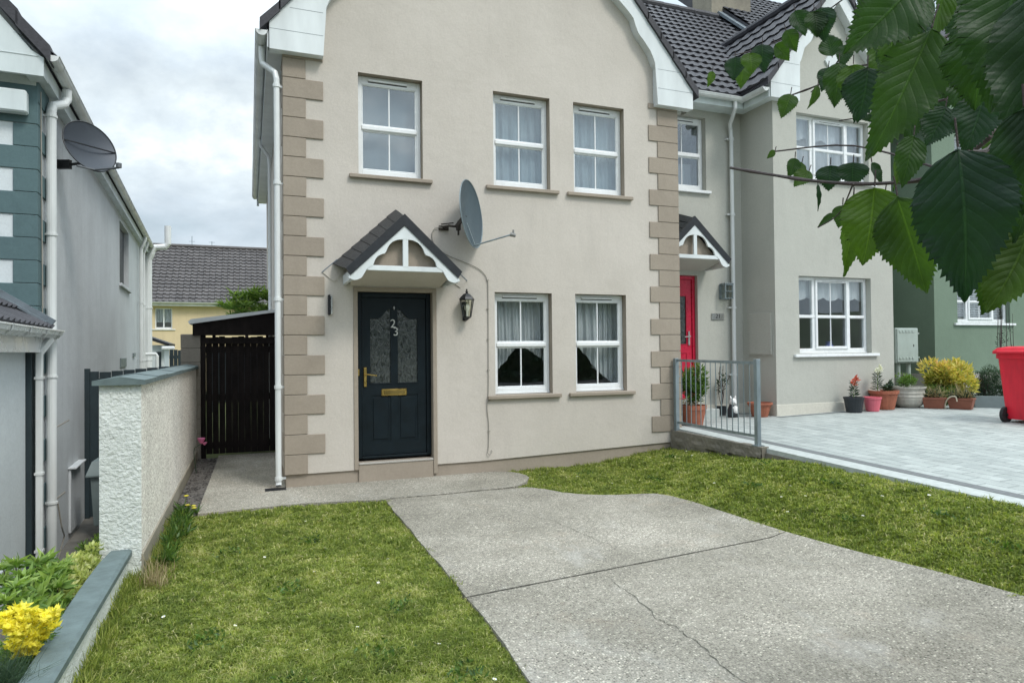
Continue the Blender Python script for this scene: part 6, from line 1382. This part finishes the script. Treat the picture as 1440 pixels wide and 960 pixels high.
vs = [p for r_ in lr for p in r_]; m.add(vs, [(i*16+k, i*16+(k+1) % 16, (i+1)*16+(k+1) % 16, (i+1)*16+k) for i in range(3) for k in range(16)]+[tuple(range(48, 64)), tuple(range(15, -1, -1))]); m.build('lid', M['binred'], t)
m = MB(); hx = cx_-w1/2-.10; m.tube([(cx_-w1/2-.0, y0_+.08, bz+1.01), (hx, y0_+.1, bz+1.03), (hx, y0_+.5, bz+1.03), (cx_-w1/2-.0, y0_+.52, bz+1.01)], .014, 8); m.build('handle', M['binred'], t)
for yw in (y0_+.03, y0_+.50):
    m = MB(); wx = cx_-w0/2-.01; wz = bz+.115
    for r_, ya, yb2 in ((.115, 0, .045),):
        A = [(wx+r_*math.cos(k*math.pi/12), yw, wz+r_*math.sin(k*math.pi/12)) for k in range(25)]; B2 = [(x, yw+.045, z) for x, _, z in A]; m.strip(A, B2)
        C2 = [(wx+.06*math.cos(k*math.pi/12), yw-.002, wz+.06*math.sin(k*math.pi/12)) for k in range(25)]; m.strip(A, C2); m.add([(x, y+.01, z) for x, y, z in C2[:-1]], [tuple(range(24))])
        m.add([(x, yw+.045, z) for x, _, z in A[:-1]], [tuple(range(24))])
    m.tube([(wx, yw-.01, wz), (wx, yw+.05, wz)], .02, 10); m.build('wheel', M['rubber'], t)
# ================================================================ BIRCH TREE (foreground branches)
BT = thing('birch_tree', (2.35, -8.9, -.35), 'birch with serrated green leaves overhanging the view at the upper right', 'tree')
m = MB(); m.tube(smooth([(2.35, -8.9, -.5), (2.33, -8.92, 1.2), (2.25, -8.95, 2.6), (2.3, -8.9, 3.6), (2.35, -8.9, 4.6)]), [.13-.115*i/16 for i in range(17)], 12)
m.build('trunk', M['bark'], BT)
br = MB(); leaves = []
def twig(P, r0_, r1_, k_=5): 
    q_ = smooth(P, 5); br.tube(q_, [r1_+(r0_-r1_)*(1-i/(len(q_)-1))**k_ + (.0006*math.exp(-((i % 5)-2)**2) if i > 8 else 0) for i in range(len(q_))], 7)
A_ = lambda px, py, Zd: tuple(atZ(px, py, Zd))
twig([(2.28, -8.93, 2.2), (1.6, -8.6, 2.25), A_(1560, 60, .9), A_(1440, 150, .62), A_(1330, 240, .62), A_(1240, 258, .66), A_(1150, 255, .72), A_(1080, 245, .78), A_(1027, 236, .82)], .016, .0016)
twig([A_(1330, 240, .62), A_(1200, 205, .72), A_(1090, 213, .78)], .0016, .0009)
twig([(2.28, -8.93, 2.9), (1.5, -8.4, 2.6), A_(1500, -60, 1.1), A_(1380, 20, .95), A_(1280, 80, .95), A_(1200, 95, 1.0), A_(1150, 120, 1.05), A_(1110, 135, 1.1)], .014, .0012)
twig([A_(1280, -40, 1.0), A_(1215, 0, 1.0), A_(1195, 60, 1.0), A_(1160, 110, 1.02), A_(1140, 130, 1.03)], .002, .0008)
twig([A_(1300, -60, 1.1), A_(1200, -10, 1.15), A_(1130, 40, 1.2), A_(1070, 68, 1.25), A_(1030, 78, 1.28)], .003, .0009)
twig([A_(1200, 258, .66), A_(1180, 300, .68), A_(1150, 320, .70)], .0010, .0006)
twig([A_(1330, 140, .7), A_(1240, 160, .8), A_(1180, 170, .85)], .0014, .0008)
twig([A_(1440, 100, .6), A_(1400, 200, .55), A_(1360, 215, .5)], .003, .002)
twig([(2.3, -8.9, 3.4), (2.0, -8.3, 3.5), (1.6, -7.7, 3.4)], .03, .008)
# serrated leaf: grid across half-widths, folded at the midrib, with pleated veins
LV, LF, LT_, LA, LX = [], [], [], [], []
def leaf(base, tip, width, nrm, tint, fold=.25, curl=.15, seed=0):
    base, tip = Vector(base), Vector(tip); ax_ = tip-base; L = ax_.length; ax_.normalize(); nrm = Vector(nrm); nrm = (nrm-ax_*nrm.dot(ax_)).normalized(); sd = ax_.cross(nrm)
    R_ = random.Random(seed); nT = 24 if width > .03 else 14; ns_, nw = nT*3, 4; o = len(LV)
    bend_ = R_.uniform(-.12, .12)
    for i in range(ns_+1):
        t = i/ns_; wp = math.sin(math.pi*t**.66)**.80 if 0 < t < 1 else 0
        wp *= 1-.42*max(0, (t-.45)/.55)**1.3
        ph = (i % 3)/3.0; tooth = (.0, .035, .085)[i % 3]*(1+.6*((i//3) % 3 == 0))*min(1, (1-t)*6)*min(1, t*8)
        for j in range(-nw, nw+1):
            q_ = j/nw; hw_ = width/2*wp; ed = tooth*width*.5 if abs(j) == nw else 0
            z = abs(q_)*hw_*fold*(1+.3*math.sin(t*4+seed)) - curl*L*t*t + .025*L*math.sin(q_*2.6+t*5+seed) + .012*L*abs(q_)*math.sin(t*21+seed+q_)
            p = base+ax_*(L*(t+.03*abs(q_)*(1-t))+ed*.8)+sd*(q_*hw_+(1 if q_ > 0 else -1)*ed*.8+bend_*L*t*t)+nrm*z
            LV.append(tuple(p)); LT_.append(min(1, max(0, tint+R_.uniform(-.01, .01)))); LA.append(t); LX.append(q_)
    for i in range(ns_):
        for j in range(2*nw): a = o+i*(2*nw+1)+j; LF.append((a, a+1, a+2*nw+2, a+2*nw+1))
def pl_leaf(bx, by, tx, ty, Zd, wpx, tint, tilt=(0, 0), dz=0, fold=.3, curl=.12):
    b_, t_ = atZ(bx, by, Zd), atZ(tx, ty, Zd+dz); nv = (CAM-(b_+t_)/2).normalized()+rr*tilt[0]+uu*tilt[1]
    leaf(b_, t_, wpx/F*Zd, nv, tint, fold, curl, len(LF))
    # stalk
    st_ = b_+(b_-t_)*.14+uu*.004; br.tube([tuple(b_), tuple((b_+st_)/2+uu*.001), tuple(st_)], .0006, 5)
big = [ # base px,py, tip px,py, depth, width px, tint
 (1347, 207, 1378, 424, .36, 122, .08, (0, .1)), (1230, 262, 1222, 372, .50, 78, .62, (.1, .2)), (1262, 275, 1302, 415, .48, 80, .5, (-.3, 0)),
 (1200, 285, 1192, 388, .55, 34, .62, (.6, 0)), (1310, 40, 1238, 222, .46, 92, .42, (.3, .1)), (1290, -30, 1205, 80, .45, 100, .35, (.2, 0)),
 (1375, 30, 1385, 150, .42, 90, .38, (0, 0)), (1430, -40, 1400, 150, .38, 130, .30, (.2, 0)), (1470, -20, 1432, 240, .36, 120, .22, (.2, .2)), (1440, 150, 1455, 300, .36, 80, .25, (-.4, 0)),
 (1385, 130, 1362, 215, .50, 62, .12, (0, .3)), (1330, 150, 1310, 205, .62, 52, .10, (.2, 0)), (1285, 190, 1268, 262, .60, 40, .4, (.3, 0)), (1262, 215, 1264, 268, .62, 22, .55, (.8, 0)),
 (1420, 300, 1392, 442, .40, 78, .45, (.4, 0)), (1450, 320, 1405, 440, .39, 90, .66, (0, 0)), (1425, 130, 1418, 210, .44, 48, .5, (.9, 0)), (1452, 195, 1448, 340, .38, 60, .3, (.6, 0)),
 (1220, 95, 1216, 170, .62, 60, .1, (.1, 0)), (1262, 20, 1250, 95, .60, 60, .45, (.3, 0)), (1330, -20, 1318, 60, .50, 40, .5, (.8, 0)), (1300, -10, 1290, 55, .52, 32, .55, (.8, 0)),
 (1170, 80, 1166, 45, 1.0, 30, .3, (0, 0)), (1155, 10, 1160, 58, .95, 34, .12, (0, 0)), (1145, 15, 1150, 52, .95, 32, .35, (.3, 0)), (1118, 15, 1132, 50, 1.0, 30, .2, (.5, 0)),
 (1072, 62, 1070, 102, 1.05, 30, .1, (0, 0)), (1055, 74, 1056, 104, 1.0, 28, .55, (.2, 0)), (1034, 80, 1034, 112, 1.05, 28, .1, (0, .1)), (1046, 85, 1040, 124, 1.1, 26, .55, (.1, 0)), (1090, 62, 1112, 84, 1.05, 22, .45, (0, .3)), (1105, 42, 1122, 72, 1.0, 22, .45, (0, .3)), (1002, 100, 996, 122, 1.1, 12, .6, (.4, 0)),
 (1112, 132, 1102, 166, .85, 26, .5, (0, .2)), (1190, 62, 1185, 95, .9, 22, .25, (0, 0)), (1180, 88, 1176, 150, .85, 38, .4, (.1, .3)), (1200, 90, 1196, 145, .8, 40, .55, (-.1, .2)), (1165, 95, 1158, 128, .9, 26, .1, (.2, 0)), (1210, 120, 1204, 172, .75, 22, .1, (.5, 0)), (1150, 120, 1140, 154, .88, 14, .5, (.7, 0)), (1222, 160, 1224, 172, .8, 20, .2, (0, 0)),
 (1235, 175, 1228, 205, .72, 24, .4, (.6, 0)), (1168, 232, 1166, 268, .72, 36, .1, (0, .1)), (1200, 228, 1196, 262, .70, 40, .12, (0, 0)), (1226, 228, 1240, 260, .68, 16, .15, (.7, 0)), (1150, 258, 1152, 296, .75, 9, .1, (.9, 0)), (1118, 222, 1112, 250, .8, 20, .35, (.4, 0)), (1128, 228, 1116, 252, .82, 18, .5, (.2, 0)), (1138, 240, 1118, 262, .78, 24, .55, (0, .3)), (1090, 212, 1078, 222, .85, 9, .5, (.3, 0)),
 (1185, 288, 1180, 320, .70, 24, .45, (.1, 0)), (1172, 300, 1150, 318, .72, 10, .4, (.3, 0)), (1245, 268, 1230, 300, .66, 18, .1, (.7, 0)), (1358, 60, 1345, 130, .62, 50, .18, (.1, 0)), (1345, 100, 1352, 160, .7, 48, .3, (.3, 0)), (1400, 60, 1392, 120, .6, 60, .1, (0, 0)), (1255, 110, 1250, 190, .8, 50, .45, (0, .1)), (1240, 60, 1232, 130, .85, 44, .5, (.5, 0)), (1410, 240, 1418, 330, .46, 50, .15, (.2, 0)), (1436, 260, 1430, 400, .5, 70, .5, (0, .1)), (1380, -20, 1352, 70, .55, 70, .2, (.1, .1)), (1232, -25, 1222, 40, .7, 46, .3, (.2, 0)), (1250, 130, 1262, 180, .75, 40, .15, (0, 0)), (1290, 120, 1276, 200, .75, 46, .3, (.2, 0))]
for (bx, by, tx, ty, Zd, wp_, ti, tl) in big: pl_leaf(bx, by, tx, ty, Zd, wp_, ti, tl)
R_ = random.Random(77)     # denser mass in the top right corner
for k in range(52):
    bx, by = R_.uniform(1225, 1470), R_.uniform(-70, 190); 
    if by > 40+(bx-1215)*.75: continue
    Zd = R_.uniform(.7, 1.3); L_ = R_.uniform(40, 75); a = R_.uniform(-.5, .35)
    pl_leaf(bx, by, bx+L_*math.sin(a), by+L_*math.cos(a), Zd, L_*R_.uniform(.55, .75), R_.uniform(.02, .6), (R_.uniform(-.5, .8), R_.uniform(-.2, .4)))
o = MB(); o.v, o.f, o.t = LV, LF, LT_; fo_ = o.build('foliage', M['bleaf'], BT, True)
for nm_, dat in (('along', LA), ('across', LX)): a_ = fo_.data.attributes.new(nm_, 'FLOAT', 'POINT'); a_.data.foreach_set('value', dat)
br.build('branch', M['bark'], BT)
# crown away from the lens
g_ = np.random.default_rng(90); n = 9000; d = g_.normal(size=(n, 3)); d /= np.linalg.norm(d, axis=1, keepdims=True); k = g_.integers(0, 30, n); cc = g_.normal(size=(30, 3)); cc /= np.linalg.norm(cc, axis=1, keepdims=True); cc *= g_.uniform(.3, .9, (30, 1))
P = np.array([2.9, -9.4, 3.9])+cc[k]*np.array([1.5, 1.5, 1.0])+d*g_.uniform(.2, .55, (n, 1))
rel = P-np.array(CAM); zc_ = rel@np.array(fw); xc_ = rel@np.array(rr)/np.maximum(zc_, .01)*F+720; yc_ = 480-rel@np.array(uu)/np.maximum(zc_, .01)*F
keep = ~((zc_ > 0) & (xc_ < 1640) & (xc_ > -200) & (yc_ > -160)); P = P[keep]; d = d[keep]
leafcloud(P, d+np.array([0, 0, -.8]), g_.uniform(.04, .07, len(P)), g_.uniform(.03, .045, len(P)), g_.random(len(P)), .15, 'crown', M['leaf'], BT)
# ================================================================ WORLD
wd = bpy.data.worlds.new('World'); SC.world = wd; wd.use_nodes = True; nt = wd.node_tree; nt.nodes.clear(); g = G(nt)
SUN_EL, SUN_AZ = math.radians(50), math.radians(152)     # azimuth clockwise from +y
out = g.n('ShaderNodeOutputWorld'); bg = g.n('ShaderNodeBackground'); bg.inputs[1].default_value = .10
sky = g.n('ShaderNodeTexSky', sky_type='NISHITA'); sky.sun_disc = False; sky.sun_elevation = SUN_EL; sky.sun_rotation = SUN_AZ; sky.dust_density = 2.0
tc = g.n('ShaderNodeTexCoord').outputs['Generated']; sp_ = g.n('ShaderNodeSeparateXYZ'); g.l(tc, sp_.inputs[0])
zz_ = g.math('ADD', g.math('ABSOLUTE', sp_.outputs[2]), .5); cb = g.n('ShaderNodeCombineXYZ'); g.l(g.math('DIVIDE', sp_.outputs[0], zz_), cb.inputs[0]); g.l(g.math('DIVIDE', sp_.outputs[1], zz_), cb.inputs[1]); cb.inputs[2].default_value = .7
n1 = g.noise(2.6, 10, .58, cb.outputs[0], .15)
n2 = g.noise(.9, 5, .5, cb.outputs[0], .1)
mp = g.n('ShaderNodeMapping'); mp.inputs['Location'].default_value = (7.3, 2.1, 0); g.l(cb.outputs[0], mp.inputs[0]); n3 = g.noise(6.0, 10, .62, mp.outputs[0], .2)
cl = g.ramp(n1, [(.30, (3.7, 4.5, 5.1)), (.45, (4.5, 5.2, 5.8)), (.56, (5.8, 6.5, 6.9)), (.68, (8.6, 9.0, 9.1))])
cl = g.mix(1.0, cl, g.ramp(n3, [(.3, .88), (.7, 1.12)]), 'MULTIPLY')
# brighter overcast towards the zenith
mr = g.n('ShaderNodeMapRange'); mr.inputs['From Min'].default_value = .35; mr.inputs['From Max'].default_value = 1; mr.inputs['To Min'].default_value = 1.0; mr.inputs['To Max'].default_value = 3.6; g.l(sp_.outputs[2], mr.inputs['Value'])
vm = g.n('ShaderNodeVectorMath', operation='SCALE'); g.l(cl, vm.inputs[0]); g.l(mr.outputs[0], vm.inputs['Scale'])
hole = g.ramp(n2, [(.38, .85), (.46, 0.0)])
blue = g.n('ShaderNodeVectorMath', operation='SCALE'); blue.inputs['Scale'].default_value = 1.3; g.l(sky.outputs[0], blue.inputs[0])
col = g.mix(hole, vm.outputs[0], blue.outputs[0]); g.l(col, bg.inputs[0]); g.l(bg.outputs[0], out.inputs[0])
sl = bpy.data.lights.new('sun', 'SUN'); sl.energy = 1.3; sl.angle = math.radians(14); sl.color = (1, .96, .9); so = bpy.data.objects.new('sun', sl); COL.objects.link(so)
sd_ = Vector((math.sin(SUN_AZ)*math.cos(SUN_EL), math.cos(SUN_AZ)*math.cos(SUN_EL), math.sin(SUN_EL))); so.rotation_euler = sd_.to_track_quat('Z', 'Y').to_euler(); so.location = (0, -20, 30)
vs_ = SC.view_settings; vs_.view_transform = 'Standard'; vs_.look = 'None'; vs_.gamma = 1; vs_.use_curve_mapping = False; vs_.exposure = .56
SC.cycles.max_bounces = 8; SC.cycles.transparent_max_bounces = 12
